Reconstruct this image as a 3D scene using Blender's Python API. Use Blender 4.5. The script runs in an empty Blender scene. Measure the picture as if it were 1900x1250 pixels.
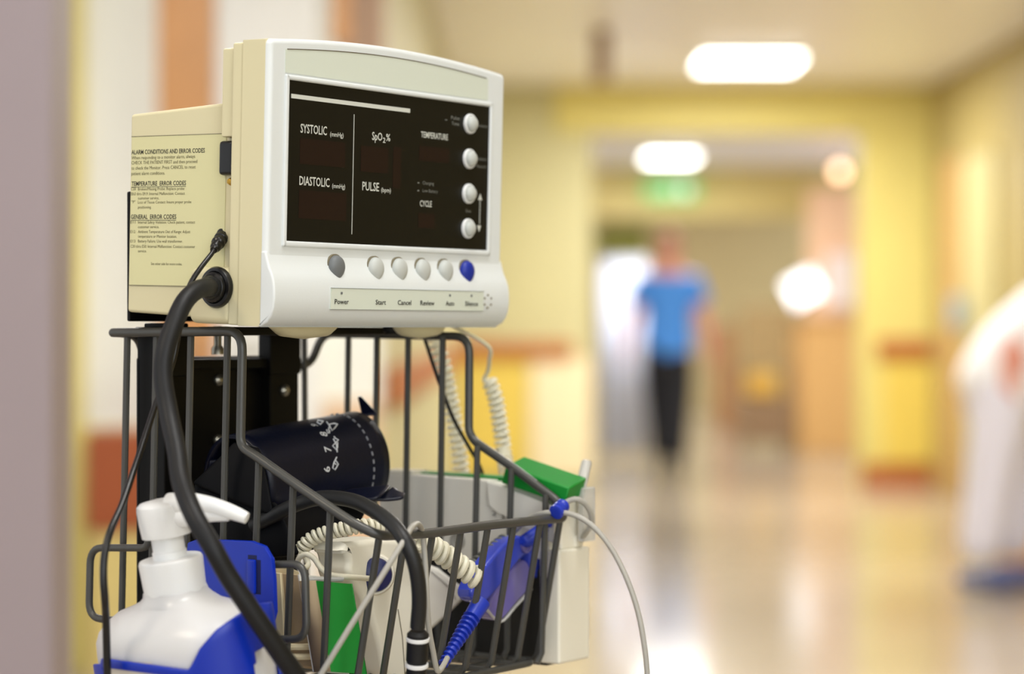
import bpy, bmesh, math, random
from mathutils import Vector, Matrix, Euler
random.seed(7)
SC = bpy.context.scene
COL = SC.collection

# ------------------------------------------------------------------ camera, light, exposure
CAMZ = 1.05
F = 4200.0                      # focal length in pixels of the 1900 px wide frame
PIT = math.atan(13.0 / F)
cam_d = bpy.data.cameras.new('camera')
cam_d.sensor_width = 36.0
cam_d.lens = F / 1900.0 * 36.0
cam_d.clip_start = 0.05
cam_d.clip_end = 200
cam_d.dof.use_dof = True
cam_d.dof.focus_distance = 1.335
cam_d.dof.aperture_fstop = 3.9
cam_d.dof.aperture_blades = 0
cam = bpy.data.objects.new('camera', cam_d)
cam.location = (0, 0, CAMZ)
cam.rotation_euler = (math.pi / 2 - PIT, 0, 0)
COL.objects.link(cam)
SC.camera = cam

SC.view_settings.view_transform = 'Standard'
SC.view_settings.look = 'None'
SC.view_settings.gamma = 1.0
SC.view_settings.exposure = 0.16
SC.cycles.use_denoising = True
SC.cycles.max_bounces = 8
SC.cycles.sample_clamp_indirect = 6.0

world = bpy.data.worlds.new('world')
SC.world = world
world.use_nodes = True
wb = world.node_tree.nodes['Background']
wb.inputs[0].default_value = (0.95, 0.98, 1.0, 1)
wb.inputs[1].default_value = 0.80


def area(name, loc, size, sizey, power, col, rot=(0, 0, 0)):
    l = bpy.data.lights.new(name, 'AREA')
    l.shape = 'RECTANGLE'
    l.size = size
    l.size_y = sizey
    l.energy = power
    l.color = col
    o = bpy.data.objects.new(name, l)
    o.location = loc
    o.rotation_euler = rot
    COL.objects.link(o)
    return o


CEIL = 2.7
# light of the ceiling panels, several unseen ones added as fill (panels built below)
PANELS = [(1.45, -1.3), (1.45, 6.2), (1.43, 13.7), (1.49, 21.3), (0.2, 0.9), (-0.9, 4.6), (1.49, 26.5), (1.46, 17.6), (-1.7, 0.1), (1.45, 10.0)]
for i, (x, y) in enumerate(PANELS):
    area('panel_light', (x, y, CEIL - 0.06), 0.62, 0.6, (18, 60, 92, 64, 8, 40, 60, 46, 11, 50)[i], (1.0, 0.76, 0.46) if i == 8 else (1.0, 0.99, 0.97))  # the warm panel is an added lamp that yellows the monitor's side
# daylight as from an unseen window behind the camera, itself not built
area('rear_fill', (1.9, -2.6, 1.7), 2.2, 1.6, 22, (0.86, 0.94, 1.0),
     Vector((1.9 - 0.0, -2.6 - 1.35, 1.7 - 1.0)).to_track_quat('Z', 'Y').to_euler())

# added fill from the near end, looking down the corridor; no window is built
area('rear_fill', (0.9, -3.6, 1.5), 3.4, 2.2, 40, (0.90, 0.95, 1.0), (math.radians(97), 0, 0))


# ------------------------------------------------------------------ frames and helpers
TH = math.radians(54.2)
CT, ST = math.cos(TH), math.sin(TH)


def ray(px, py):
    x = (px - 950.0) / F
    y = -(py - 625.0) / F
    return Vector((x, math.cos(PIT) + y * math.sin(PIT), -math.sin(PIT) + y * math.cos(PIT)))


CAM = Vector((0, 0, CAMZ))
_r = ray(492, 608)
OW = CAM + _r * (1.293 / _r.y)             # lower left front corner of the monitor
CART = Matrix.Translation(OW) @ Matrix.Rotation(TH, 4, 'Z')      # x right, y back, z up
MON = CART @ Matrix.Rotation(math.radians(1.5), 4, 'X')
WORLD = Matrix.Identity(4)
IC, IM = CART.inverted(), MON.inverted()


def plane(px, py, ax, v, inv=IC):
    c = inv @ CAM
    r = inv.to_3x3() @ ray(px, py)
    return c + r * ((v - c[ax]) / r[ax])


def qa(px, py, a): return plane(px, py, 0, a)
def qb(px, py, b): return plane(px, py, 1, b)
def ma(px, py, a): return plane(px, py, 0, a, IM)
def mb(px, py, b=0.0): return plane(px, py, 1, b, IM)


def qd(px, py, d):
    r = ray(px, py)
    return IC @ (CAM + r * (d / r.y))


def wd(px, py, d):
    r = ray(px, py)
    return CAM + r * (d / r.y)


def srgb(r, g, b):
    f = lambda c: (c / 255 / 12.92) if c / 255 <= 0.04045 else ((c / 255 + 0.055) / 1.055) ** 2.4
    return (f(r), f(g), f(b), 1)


MATS = {}


def mat(name, col, rough=0.5, metal=0.0, coat=0.0, emit=None, es=0.0, noise=0.0, nscale=20.0, bump=0.0, bscale=200.0,
        trans=0.0, sss=0.0, alpha=1.0, spec=0.5):
    if name in MATS:
        return MATS[name]
    m = bpy.data.materials.new(name)
    m.use_nodes = True
    nt = m.node_tree
    p = nt.nodes['Principled BSDF']
    c = srgb(*col)
    p.inputs['Base Color'].default_value = c
    p.inputs['Roughness'].default_value = rough
    p.inputs['Metallic'].default_value = metal
    p.inputs['Coat Weight'].default_value = coat
    p.inputs['Coat Roughness'].default_value = 0.1
    p.inputs['Transmission Weight'].default_value = trans
    p.inputs['Specular IOR Level'].default_value = spec
    p.inputs['Alpha'].default_value = alpha
    if sss:
        p.inputs['Subsurface Weight'].default_value = sss
        p.inputs['Subsurface Radius'].default_value = (0.01, 0.01, 0.01)
        p.inputs['Subsurface Scale'].default_value = 0.5
    if emit:
        p.inputs['Emission Color'].default_value = srgb(*emit)
        p.inputs['Emission Strength'].default_value = es
    if noise or bump:
        tc = nt.nodes.new('ShaderNodeTexCoord')
    if noise:
        n = nt.nodes.new('ShaderNodeTexNoise')
        n.inputs['Scale'].default_value = nscale
        n.inputs['Detail'].default_value = 4
        nt.links.new(tc.outputs['Object'], n.inputs['Vector'])
        r = nt.nodes.new('ShaderNodeMapRange')
        r.inputs['From Min'].default_value = 0.3
        r.inputs['From Max'].default_value = 0.7
        r.inputs['To Min'].default_value = 1 - noise
        r.inputs['To Max'].default_value = 1 + noise
        nt.links.new(n.outputs['Fac'], r.inputs['Value'])
        mx = nt.nodes.new('ShaderNodeVectorMath')
        mx.operation = 'SCALE'
        mx.inputs[0].default_value = c[:3]
        nt.links.new(r.outputs['Result'], mx.inputs['Scale'])
        nt.links.new(mx.outputs['Vector'], p.inputs['Base Color'])
    if bump:
        n2 = nt.nodes.new('ShaderNodeTexNoise')
        n2.inputs['Scale'].default_value = bscale
        nt.links.new(tc.outputs['Object'], n2.inputs['Vector'])
        b = nt.nodes.new('ShaderNodeBump')
        b.inputs['Strength'].default_value = bump
        b.inputs['Distance'].default_value = 0.001
        nt.links.new(n2.outputs['Fac'], b.inputs['Height'])
        nt.links.new(b.outputs['Normal'], p.inputs['Normal'])
    MATS[name] = m
    return m


class MBd:
    """collects geometry in one frame's coordinates"""

    def __init__(s):
        s.v, s.f = [], []

    def add(s, vs, fs):
        n = len(s.v)
        s.v += [Vector(v) for v in vs]
        s.f += [[i + n for i in f] for f in fs]
        return s

    def box(s, lo, hi, bev=0.0, seg=2):
        bm = bmesh.new()
        bmesh.ops.create_cube(bm, size=1)
        lo, hi = Vector(lo), Vector(hi)
        for v in bm.verts:
            v.co = Vector([(lo[i] + hi[i]) / 2 + v.co[i] * (hi[i] - lo[i]) for i in range(3)])
        if bev:
            bmesh.ops.bevel(bm, geom=bm.edges[:], offset=bev, segments=seg, affect='EDGES', profile=0.5)
        return s.frombm(bm)

    def frombm(s, bm):
        bm.verts.index_update()
        s.add([v.co.copy() for v in bm.verts], [[v.index for v in f.verts] for f in bm.faces])
        bm.free()
        return s

    def prism(s, pts, v0, v1, axis=1, bev=0.0, seg=2, m=None):
        """2D polygon pts extruded along axis (0,1,2) from v0 to v1"""
        bm = bmesh.new()

        def mk(p, w):
            l = [p[0], p[1]]
            l.insert(axis, w)
            return l
        lo = [bm.verts.new(mk(p, v0)) for p in pts]
        hi = [bm.verts.new(mk(p, v1)) for p in pts]
        n = len(pts)
        bm.faces.new(lo)
        bm.faces.new(hi[::-1])
        for i in range(n):
            bm.faces.new([lo[i], hi[i], hi[(i + 1) % n], lo[(i + 1) % n]])
        bmesh.ops.recalc_face_normals(bm, faces=bm.faces[:])
        if bev:
            bm.normal_update()
            es = [e for e in bm.edges if len(e.link_faces) == 2 and e.calc_face_angle(0) > 0.5]
            bmesh.ops.bevel(bm, geom=es, offset=bev, segments=seg, affect='EDGES', profile=0.5)
        if m is not None:
            for v in bm.verts:
                v.co = m @ v.co
        return s.frombm(bm)

    def tube(s, path, r, n=10, cap=True):
        path = [Vector(p) for p in path]
        N = len(path)
        rs = r if isinstance(r, (list, tuple)) else [r] * N
        t0 = (path[1] - path[0]).normalized()
        up = Vector((0, 0, 1)) if abs(t0.z) < 0.9 else Vector((1, 0, 0))
        nrm = (up - t0 * up.dot(t0)).normalized()
        vs, fs = [], []
        for i in range(N):
            t = (path[min(i + 1, N - 1)] - path[max(i - 1, 0)])
            t = t.normalized() if t.length > 1e-9 else t0
            nrm = (nrm - t * nrm.dot(t)).normalized()
            bn = t.cross(nrm)
            for k in range(n):
                a = 2 * math.pi * k / n
                vs.append(path[i] + (nrm * math.cos(a) + bn * math.sin(a)) * rs[i])
        for i in range(N - 1):
            for k in range(n):
                fs.append([i * n + k, i * n + (k + 1) % n, (i + 1) * n + (k + 1) % n, (i + 1) * n + k])
        if cap:
            fs.append(list(range(n))[::-1])
            fs.append([(N - 1) * n + k for k in range(n)])
        return s.add(vs, fs)

    def lathe(s, prof, org, axis, n=28, sx=1.0, sy=1.0, ref=None):
        """prof: list of (radius, height) along axis from org"""
        ax = Vector(axis).normalized()
        up = Vector(ref) if ref else (Vector((0, 0, 1)) if abs(ax.z) < 0.9 else Vector((1, 0, 0)))
        e1 = (up - ax * up.dot(ax)).normalized()
        e2 = ax.cross(e1)
        org = Vector(org)
        vs, fs = [], []
        for (r, h) in prof:
            for k in range(n):
                a = 2 * math.pi * k / n
                vs.append(org + ax * h + e1 * (r * sx * math.cos(a)) + e2 * (r * sy * math.sin(a)))
        for i in range(len(prof) - 1):
            for k in range(n):
                fs.append([i * n + k, i * n + (k + 1) % n, (i + 1) * n + (k + 1) % n, (i + 1) * n + k])
        fs.append(list(range(n))[::-1])
        fs.append([(len(prof) - 1) * n + k for k in range(n)])
        return s.add(vs, fs)

    def sheet(s, rows):
        """grid of points"""
        m = len(rows[0])
        vs = [p for r in rows for p in r]
        fs = []
        for i in range(len(rows) - 1):
            for j in range(m - 1):
                fs.append([i * m + j, i * m + j + 1, (i + 1) * m + j + 1, (i + 1) * m + j])
        return s.add(vs, fs)

    def build(s, name, material, base=None, parent=None, frame=CART, smooth=40, recalc=True):
        """base: origin in frame coordinates. Top level object takes the frame's orientation."""
        base = Vector(base) if base is not None else Vector((0, 0, 0))
        me = bpy.data.meshes.new(name)
        bm = bmesh.new()
        vl = [bm.verts.new(v - base) for v in s.v]
        for f in s.f:
            try:
                bm.faces.new([vl[i] for i in f])
            except ValueError:
                pass
        if recalc:
            bmesh.ops.recalc_face_normals(bm, faces=bm.faces[:])
        bm.normal_update()
        ang = math.radians(smooth)
        for f in bm.faces:
            f.smooth = True
        for e in bm.edges:
            if len(e.link_faces) == 2 and e.calc_face_angle(0) > ang:
                e.smooth = False
        bm.to_mesh(me)
        bm.free()
        me.materials.append(material)
        o = bpy.data.objects.new(name, me)
        COL.objects.link(o)
        if recalc and len(s.v) < 6000:
            wn = o.modifiers.new('normals', 'WEIGHTED_NORMAL')
            wn.keep_sharp = True
        if parent is not None:
            o.parent = parent
        else:
            o.matrix_world = frame @ Matrix.Translation(base)
        return o


class Thing:
    """an Empty at the thing's base in a frame; parts are given in the frame's coordinates"""

    def __init__(s, name, label, cat, base, frame=CART, group=None):
        s.base = Vector(base)
        s.frame = frame
        o = bpy.data.objects.new(name, None)
        o.empty_display_size = 0.02
        COL.objects.link(o)
        o.matrix_world = frame @ Matrix.Translation(s.base)
        tag(o, label, cat, group)
        s.o = o

    def part(s, name, g, m, parent=None, label=None, smooth=40, recalc=True):
        o = g.build(name, m, s.base, parent or s.o, smooth=smooth, recalc=recalc)
        if label:
            o['label'] = label
        return o


def tag(o, label, cat, group=None, kind=None):
    if label: o['label'] = label
    if cat: o['category'] = cat
    if group: o['group'] = group
    if kind: o['kind'] = kind
    return o


def cr(pts, n=8):
    """Catmull-Rom through points"""
    P = [Vector(p) for p in pts]
    P = [P[0] * 2 - P[1]] + P + [P[-1] * 2 - P[-2]]
    out = []
    for i in range(1, len(P) - 2):
        p0, p1, p2, p3 = P[i - 1:i + 3]
        for k in range(n):
            t = k / n
            out.append(0.5 * ((2 * p1) + (p2 - p0) * t + (2 * p0 - 5 * p1 + 4 * p2 - p3) * t * t + (3 * p1 - p0 - 3 * p2 + p3) * t ** 3))
    out.append(P[-2])
    return out


def fillet(pts, r, n=5):
    """polyline with rounded corners"""
    P = [Vector(p) for p in pts]
    out = [P[0]]
    for i in range(1, len(P) - 1):
        a, b, c = P[i - 1], P[i], P[i + 1]
        d1, d2 = (a - b), (c - b)
        rr = min(r, d1.length * 0.45, d2.length * 0.45)
        p, q = b + d1.normalized() * rr, b + d2.normalized() * rr
        for k in range(n + 1):
            t = k / n
            out.append(p * (1 - t) ** 2 + b * 2 * t * (1 - t) + q * t * t)
    out.append(P[-1])
    return out


def coil_pts(path, R, turns, per=14, R2=None):
    path = [Vector(p) for p in path]
    L = [0]
    for i in range(1, len(path)):
        L.append(L[-1] + (path[i] - path[i - 1]).length)
    t0 = (path[1] - path[0]).normalized()
    up = Vector((0, 1, 0)) if abs(t0.y) < 0.8 else Vector((1, 0, 0))
    nrm = (up - t0 * up.dot(t0)).normalized()
    frames = []
    for i in range(len(path)):
        t = (path[min(i + 1, len(path) - 1)] - path[max(i - 1, 0)]).normalized()
        nrm = (nrm - t * nrm.dot(t)).normalized()
        frames.append((path[i], nrm.copy(), t.cross(nrm)))
    out = []
    M = int(turns * per)
    j = 0
    for k in range(M + 1):
        s = L[-1] * k / M
        while j < len(L) - 2 and L[j + 1] < s:
            j += 1
        u = (s - L[j]) / max(1e-9, L[j + 1] - L[j])
        c = frames[j][0].lerp(frames[j + 1][0], u)
        e1 = frames[j][1].lerp(frames[j + 1][1], u)
        e2 = frames[j][2].lerp(frames[j + 1][2], u)
        a = 2 * math.pi * k / per
        out.append(c + (e1 * math.cos(a) + e2 * math.sin(a)) * R)
    return out


_H = [None]


def raw_text(body, bold=0.0, res=2):
    cu = bpy.data.curves.new('t', 'FONT')
    cu.body = body
    cu.size = 1.0
    cu.offset = bold
    cu.resolution_u = res
    o = bpy.data.objects.new('t', cu)
    COL.objects.link(o)
    dg = bpy.context.evaluated_depsgraph_get()
    me = bpy.data.meshes.new_from_object(o.evaluated_get(dg))
    vs = [(v.co.x, v.co.y) for v in me.vertices]
    fs = [list(p.vertices) for p in me.polygons]
    bpy.data.objects.remove(o)
    bpy.data.curves.remove(cu)
    bpy.data.meshes.remove(me)
    return vs, fs


def text_to(g, body, u0, u1, v0, cap, fn, bold=0.0, xs=None, align='L'):
    """writes body between u0 and u1 on baseline v0 with capital height cap; fn maps (u,v) to 3D"""
    if _H[0] is None:
        hv, _ = raw_text('H')
        _H[0] = max(v[1] for v in hv)
    vs, fs = raw_text(body, bold)
    x0, x1 = min(v[0] for v in vs), max(v[0] for v in vs)
    sy = cap / _H[0]
    if xs is not None:
        w = (x1 - x0) * sy * xs
        if align == 'C':
            u0, u1 = u0 - w / 2, u0 + w / 2
        else:
            u1 = u0 + w
    sx = (u1 - u0) / (x1 - x0)
    g.add([fn(u0 + (x - x0) * sx, v0 + y * sy) for x, y in vs], fs)


# ------------------------------------------------------------------ materials
M_white = mat('monitor_white_plastic', (221, 226, 226), 0.42, bump=0.03, bscale=900)
M_side = mat('monitor_warm_tint_plastic', (214, 206, 168), 0.5, bump=0.04, bscale=900)  # cream tint puts the warm light from the left into the side colour
M_label = mat('pale_label', (212, 208, 160), 0.5)
M_inlay = mat('inlay_pale_green_grey', (212, 219, 206), 0.45)
M_groove = mat('groove_brown', (120, 112, 90), 0.7)
M_screen = mat('black_display_glass', (17, 17, 14), 0.32, spec=0.25)
M_led = mat('unlit_red_display_window', (30, 17, 15), 0.34, spec=0.25)
M_ink_w = mat('white_print', (205, 208, 200), 0.6)
M_ink_g = mat('grey_print', (120, 122, 116), 0.6)
M_ink_k = mat('dark_print', (44, 42, 34), 0.6)
M_btn = mat('light_grey_rubber', (190, 194, 190), 0.5)
M_btn_g = mat('mid_grey_rubber', (108, 112, 114), 0.5)
M_btn_b = mat('blue_rubber', (12, 40, 150), 0.45)
M_black = mat('matte_black_steel', (8, 7, 6), 0.45, spec=0.2, bump=0.03)
M_rubber = mat('black_rubber', (17, 18, 20), 0.5, spec=0.35)
M_rubber2 = mat('dark_hose_rubber', (29, 30, 31), 0.45, spec=0.4)
M_wire = mat('grey_coated_wire', (72, 72, 69), 0.36, metal=0.15)
M_cordk = mat('glossy_black_cord', (10, 10, 12), 0.3)
M_brass = mat('brass', (190, 150, 60), 0.35, metal=0.8)
M_steel = mat('steel', (170, 165, 150), 0.35, metal=0.9)
M_navy = mat('navy_cuff_cloth', (7, 12, 32), 0.38, spec=0.32, bump=0.10, bscale=500)
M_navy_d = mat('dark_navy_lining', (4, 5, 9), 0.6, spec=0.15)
M_pump = mat('white_pump_plastic', (238, 240, 240), 0.35, sss=0.15)
M_bottle = mat('milky_bottle_plastic', (212, 212, 212), 0.3, sss=0.2)
M_blabel = mat('cream_bottle_label', (228, 218, 200), 0.6)
M_blue = mat('royal_blue_plastic', (0, 42, 168), 0.32)
M_cream = mat('cream_cord_plastic', (226, 222, 200), 0.45)
M_greycord = mat('grey_cable', (168, 166, 158), 0.45)
M_green = mat('green_card', (0, 136, 42), 0.5)
M_card = mat('raw_cardboard', (186, 164, 130), 0.8, noise=0.06, nscale=60)
M_paper = mat('cream_paper', (226, 212, 174), 0.8)
M_spo = mat('translucent_blue_silicone', (62, 80, 205), 0.22, trans=0.25, coat=0.3)
M_spo2 = mat('clear_violet_silicone', (138, 128, 205), 0.15, trans=0.35, coat=0.4)
M_strap = mat('blue_silicone', (24, 52, 175), 0.35)
M_unit = mat('grey_white_plastic', (240, 237, 226), 0.5)
M_unitw = mat('white_holder_plastic', (236, 232, 216), 0.5)
M_clear = mat('clear_probe_plastic', (235, 235, 232), 0.2, trans=0.5)
M_navyd = mat('dark_blue_plastic', (16, 24, 84), 0.25)

# ================================================================== the monitor
mon = Thing('vital_signs_monitor', 'cream and white vital signs monitor with black display, on top of the stand', 'monitor',
            (0.114, 0.06, 0.0), MON)


def bez(a):      # height of the arched top edge
    return 0.1645 + 0.0066 * max(0.0, math.sin(math.pi * min(1, max(0, (a + 0.004) / 0.236)))) ** 0.85


W = 0.228
NA = 28


def arch(a0, a1, c0, off=0.0, n=NA):
    pts = [(a0, c0)]
    pts += [(a0 + (a1 - a0) * i / n, bez(a0 + (a1 - a0) * i / n) + off) for i in range(n + 1)]
    pts += [(a1, c0)]
    return pts


g = MBd().prism(arch(0, W, 0.002), 0.0, 0.0068, 1, bev=0.0032, seg=4)
# rounded lip that bulges forward under the display
lip = [(0.0045, 0.0004), (0.0042, 0.0004), (0.003, 0.001), (-0.0015, 0.0032), (-0.0045, 0.007), (-0.0062, 0.0115), (-0.0068, 0.017),
       (-0.0066, 0.0225), (-0.0058, 0.0275), (-0.0042, 0.0315), (-0.0022, 0.035), (-0.0008, 0.039), (0.0006, 0.044), (0.0045, 0.044)]
g.prism(lip, -0.0004, W + 0.0006, 0, bev=0.0013, seg=3)
front = mon.part('front_housing', g, M_white, smooth=32)
g = MBd().prism(arch(0.0, W, 0.0006), 0.0036, 0.0215, 1, bev=0.0003, seg=1)  # separate cream strip: warm side light put into the housing's colour
mon.part('tinted_side_shell', g, M_side, front)
# rear half of the housing
g = MBd().prism(arch(0.0008, W - 0.0008, 0.001, -0.0012), 0.0220, 0.0300, 1, bev=0.0012)
g.prism(arch(0.0035, W - 0.0035, 0.11, -0.004), 0.0300, 0.0405, 1, bev=0.0012)
g.prism([(0.0005, 0.0285), (0.0006, 0.046), (0.0040, 0.058), (0.0103, 0.070), (W - 0.0103, 0.070), (W - 0.0005, 0.05), (W - 0.0005, 0.0285)], 0.0012, 0.0345, 2, bev=0.0045, seg=5)
rear = mon.part('rear_housing', g, M_side)
g = MBd().prism(arch(0.0013, W - 0.0013, 0.0014, -0.0015), 0.0212, 0.0224, 1)
mon.part('housing_seam', g, M_groove, rear)
# battery and printer case behind
case_pts = [(0.0300, 0.0035), (0.1215, 0.0065), (0.1215, 0.1262), (0.0300, 0.1315)]
g = MBd().prism(case_pts, 0.0100, W - 0.010, 0, bev=0.0022, seg=3)
case = mon.part('rear_case', g, M_side)
g = MBd().box((0.0094, 0.0418, 0.0228), (0.0102, 0.1195, 0.1125), 0.0003, 1)
lab = mon.part('instruction_label', g, M_label, case)
g = MBd()
for (z, w) in ((0.1125, 0.00018), (0.0228, 0.00018)):
    mon.part('label_border', MBd().box((0.0093, 0.0418, z - w), (0.0101, 0.1195, z + w)), M_groove, lab)
LX = 0.00925
g = MBd()
gt = MBd()


def side_line(body, x0, x1, yc, cap, bold, under=False):
    p0 = ma(x0, yc, LX)
    p1 = ma(x1, yc, LX)
    z = (p0.z + p1.z) / 2
    tgt = gt if bold > 0.01 else g
    fn = lambda u, v: Vector((LX, -u, v))
    text_to(tgt, body, -p0.y, -p1.y, z - cap / 2, cap, fn, bold)
    if under:
        tgt.add([(LX, p0.y, z - cap / 2 - 0.0006), (LX, p1.y, z - cap / 2 - 0.0006), (LX, p1.y, z - cap / 2 - 0.0009), (LX, p0.y, z - cap / 2 - 0.0009)], [[0, 1, 2, 3]])


B, N_ = 0.012, 0.0
side_line('ALARM CONDITIONS AND ERROR CODES', 244, 380, 280.6, 0.0026, B)
side_line('When responding to a monitor alarm, always', 244, 362, 291.2, 0.0020, N_)
side_line('CHECK THE PATIENT FIRST and then proceed', 244, 366, 300.5, 0.0020, N_)
side_line('to check the Monitor. Press CANCEL to reset', 244, 363, 310.5, 0.0020, N_)
side_line('patient alarm conditions.', 244, 306, 321.2, 0.0020, N_)
side_line('TEMPERATURE  ERROR CODES', 244, 345, 340.0, 0.0026, B, True)
side_line('C20', 243, 252, 350.2, 0.0017, N_)
side_line('Broken/Missing Probe: Replace probe', 256, 342, 350.0, 0.0017, N_)
side_line('E0.0 thru E9.9: Internal Malfunction: Contact', 243, 343, 359.0, 0.0017, N_)
side_line('customer service.', 256, 295, 367.2, 0.0017, N_)
side_line('"P"', 244, 251, 374.6, 0.0017, N_)
side_line('Loss of Tissue Contact: Insure proper probe', 256, 355, 374.6, 0.0017, N_)
side_line('positioning.', 256, 281, 384.0, 0.0017, N_)
side_line('GENERAL  ERROR CODES', 243, 327, 402.0, 0.0026, B, True)
side_line('E11', 242, 251, 412.0, 0.0017, N_)
side_line('Internal Safety Violation: Check patient, contact', 256, 362, 412.0, 0.0017, N_)
side_line('customer service.', 256, 295, 420.6, 0.0017, N_)
side_line('E12', 242, 251, 429.6, 0.0017, N_)
side_line('Ambient Temperature Out of Range: Adjust', 256, 353, 429.6, 0.0017, N_)
side_line('temperature or Monitor location.', 256, 328, 438.3, 0.0017, N_)
side_line('E13', 242, 251, 447.2, 0.0017, N_)
side_line('Battery Failure: Use wall transformer.', 256, 339, 447.2, 0.0017, N_)
side_line('C20 thru E50: Internal Malfunction: Contact customer', 242, 362, 457.0, 0.0017, N_)
side_line('service.', 256, 272, 465.4, 0.0017, N_)
side_line('See other side for more codes.', 280, 338, 489.3, 0.0016, N_)
M_ink_side = mat('brown_grey_print', (96, 90, 62), 0.7)
mon.part('fine_print', g, M_ink_side, lab, recalc=False)
mon.part('heading_print', gt, M_ink_k, lab, recalc=False)

# socket, screws and hose connector on the left side
p = ma(417, 294, 0.0085)
g = MBd().box((0.0050, p.y - 0.009, 0.0880), (0.0105, p.y + 0.0022, 0.1080), 0.0022, 3)
mon.part('serial_socket', g, M_cordk, case)
for zz in (0.1118, 0.0842):
    g = MBd().lathe([(0.0026, 0), (0.0026, 0.002), (0.0018, 0.0042), (0.0008, 0.0046)], (0.0095, 0.0352, zz), (-1, 0, 0), 6)
    mon.part('socket_screw', g, M_brass, case)
cc = ma(405, 533, 0.001)
g = MBd().lathe([(0.0119, 0), (0.0122, 0.0015), (0.0113, 0.0032), (0.0096, 0.0036), (0.0092, 0.003), (0.0088, 0.0055), (0.0074, 0.0066),
                 (0.0068, 0.0064), (0.0066, 0.009), (0.0058, 0.0098)], (0.0008, cc.y, cc.z), (-1, 0, 0), 40)
mon.part('hose_socket', g, M_cordk, rear)

# frame around the display
sa0, sa1, sc0, sc1 = 0.0160, 0.2108, 0.0502, 0.1428
g = MBd()
for (a0, a1, c0, c1) in ((sa0 - .0032, sa1 + .0032, sc1, sc1 + .0030), (sa0 - .0032, sa1 + .0032, sc0 - .0034, sc0),
                         (sa0 - .0034, sa0, sc0 - .0034, sc1 + .0030), (sa1, sa1 + .0032, sc0 - .0034, sc1 + .0030)):
    g.box((a0, -0.0014, c0), (a1, 0.002, c1), 0.0011, 3)
mon.part('display_frame', g, M_white, front)
g = MBd().box((sa0, -0.0002, sc0), (sa1, 0.0022, sc1), 0.0)
disp = mon.part('display_panel', g, M_screen, front)
g = MBd()
for (x0, y0, x1, y1) in ((557, 256, 640, 311), (555, 352, 642, 410), (670, 270, 720, 322), (730, 272, 743, 350), (778, 270, 833, 303), (776, 395, 806, 424)):
    p, q = mb(x0, y0, -0.0003), mb(x1, y1, -0.0003)
    mon.part('digit_window', MBd().box((p.x, -0.00032, q.z), (q.x, 0.0, p.z)), M_led, disp)
TZ = -0.00045
fF = lambda u, v: Vector((u, TZ, v))
g = MBd()


def ft(body, x0, x1, y, cap, bold=0.0, gg=None):
    p0, p1 = mb(x0, y, TZ), mb(x1, y, TZ)
    text_to(gg or g, body, p0.x, p1.x, (p0.z), cap, fF, bold)


def ftz(body, x0, x1, z, cap, bold=0.0, gg=None):
    """with baseline height z in metres and end columns in pixels"""
    y = 612 - (z) * 3000
    p0, p1 = mb(x0, y, TZ), mb(x1, y, TZ)
    text_to(gg or g, body, p0.x, p1.x, z, cap, fF, bold)


WORDS = []


def word(m, *args):
    gw = MBd()
    ftz(*args, gg=gw)
    mon.part('lettering', gw, m, disp, recalc=False)


word(M_ink_w, 'SYSTOLIC', 557, 606, 0.1133, 0.0050, 0.012)
word(M_ink_w, '(mmHg)', 612, 637, 0.1130, 0.0026, 0.008)
word(M_ink_w, 'DIASTOLIC', 555, 611, 0.0830, 0.0050, 0.012)
word(M_ink_w, '(mmHg)', 616, 640, 0.0827, 0.0026, 0.008)
word(M_ink_w, 'SpO', 690, 709, 0.1135, 0.0047, 0.012)
word(M_ink_w, '2', 710, 715, 0.1125, 0.0030, 0.012)
word(M_ink_w, '%', 716, 724, 0.1138, 0.0042, 0.012)
word(M_ink_w, 'PULSE', 672, 703, 0.0828, 0.0050, 0.012)
word(M_ink_w, '(bpm)', 707, 725, 0.0826, 0.0026, 0.008)
mon.part('white_bar', MBd().box((0.0182, TZ, 0.1325), (0.1283, -0.0001, 0.1350)), M_ink_w, disp)
mon.part('divider_line', MBd().box((0.0747, TZ, 0.0560), (0.0751, -0.0001, 0.1275)), M_ink_w, disp)
word(M_ink_w, 'TEMPERATURE', 781, 831, 0.1183, 0.0036, 0.012)
word(M_ink_w, 'CYCLE', 779, 801, 0.0756, 0.0036, 0.012)
# arrows and their line
for (px, z, s) in ((891, 0.0838, 1), (890, 0.0645, -1)):
    p = mb(px, 365, TZ)
    gg = MBd()
    gg.add([(p.x - 0.0022, TZ, z - 0.0015 * s), (p.x + 0.0022, TZ, z - 0.0015 * s), (p.x, TZ, z + 0.0028 * s)], [[0, 1, 2]])
    mon.part('arrow', gg, M_ink_w, disp, recalc=False)
p = mb(890.5, 395, TZ)
mon.part('arrow_line', MBd().box((p.x - 0.0002, TZ, 0.067), (p.x + 0.0002, -0.0001, 0.082)), M_ink_w, disp)
word(M_ink_g, 'Charging', 784, 805, 0.0893, 0.0020, 0.0)
word(M_ink_g, 'Low Battery', 784, 812, 0.0845, 0.0020, 0.0)
for z in (0.0900, 0.0852):
    p = mb(776.5, 350, TZ)
    mon.part('status_mark', MBd().box((p.x - 0.0008, TZ, z - 0.0004), (p.x + 0.0008, -0.0001, z + 0.0004)), M_ink_g, disp)
word(M_ink_g, 'Pulse', 837, 853, 0.1318, 0.0022, 0.006)
word(M_ink_g, 'Tone', 838, 852, 0.1282, 0.0022, 0.006)
word(M_ink_g, 'Volume', 886, 904, 0.1290, 0.0019, 0.0)
word(M_ink_g, 'Patient', 885, 902, 0.1078, 0.0019, 0.0)
word(M_ink_g, 'Record', 885, 901, 0.1030, 0.0019, 0.0)
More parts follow.
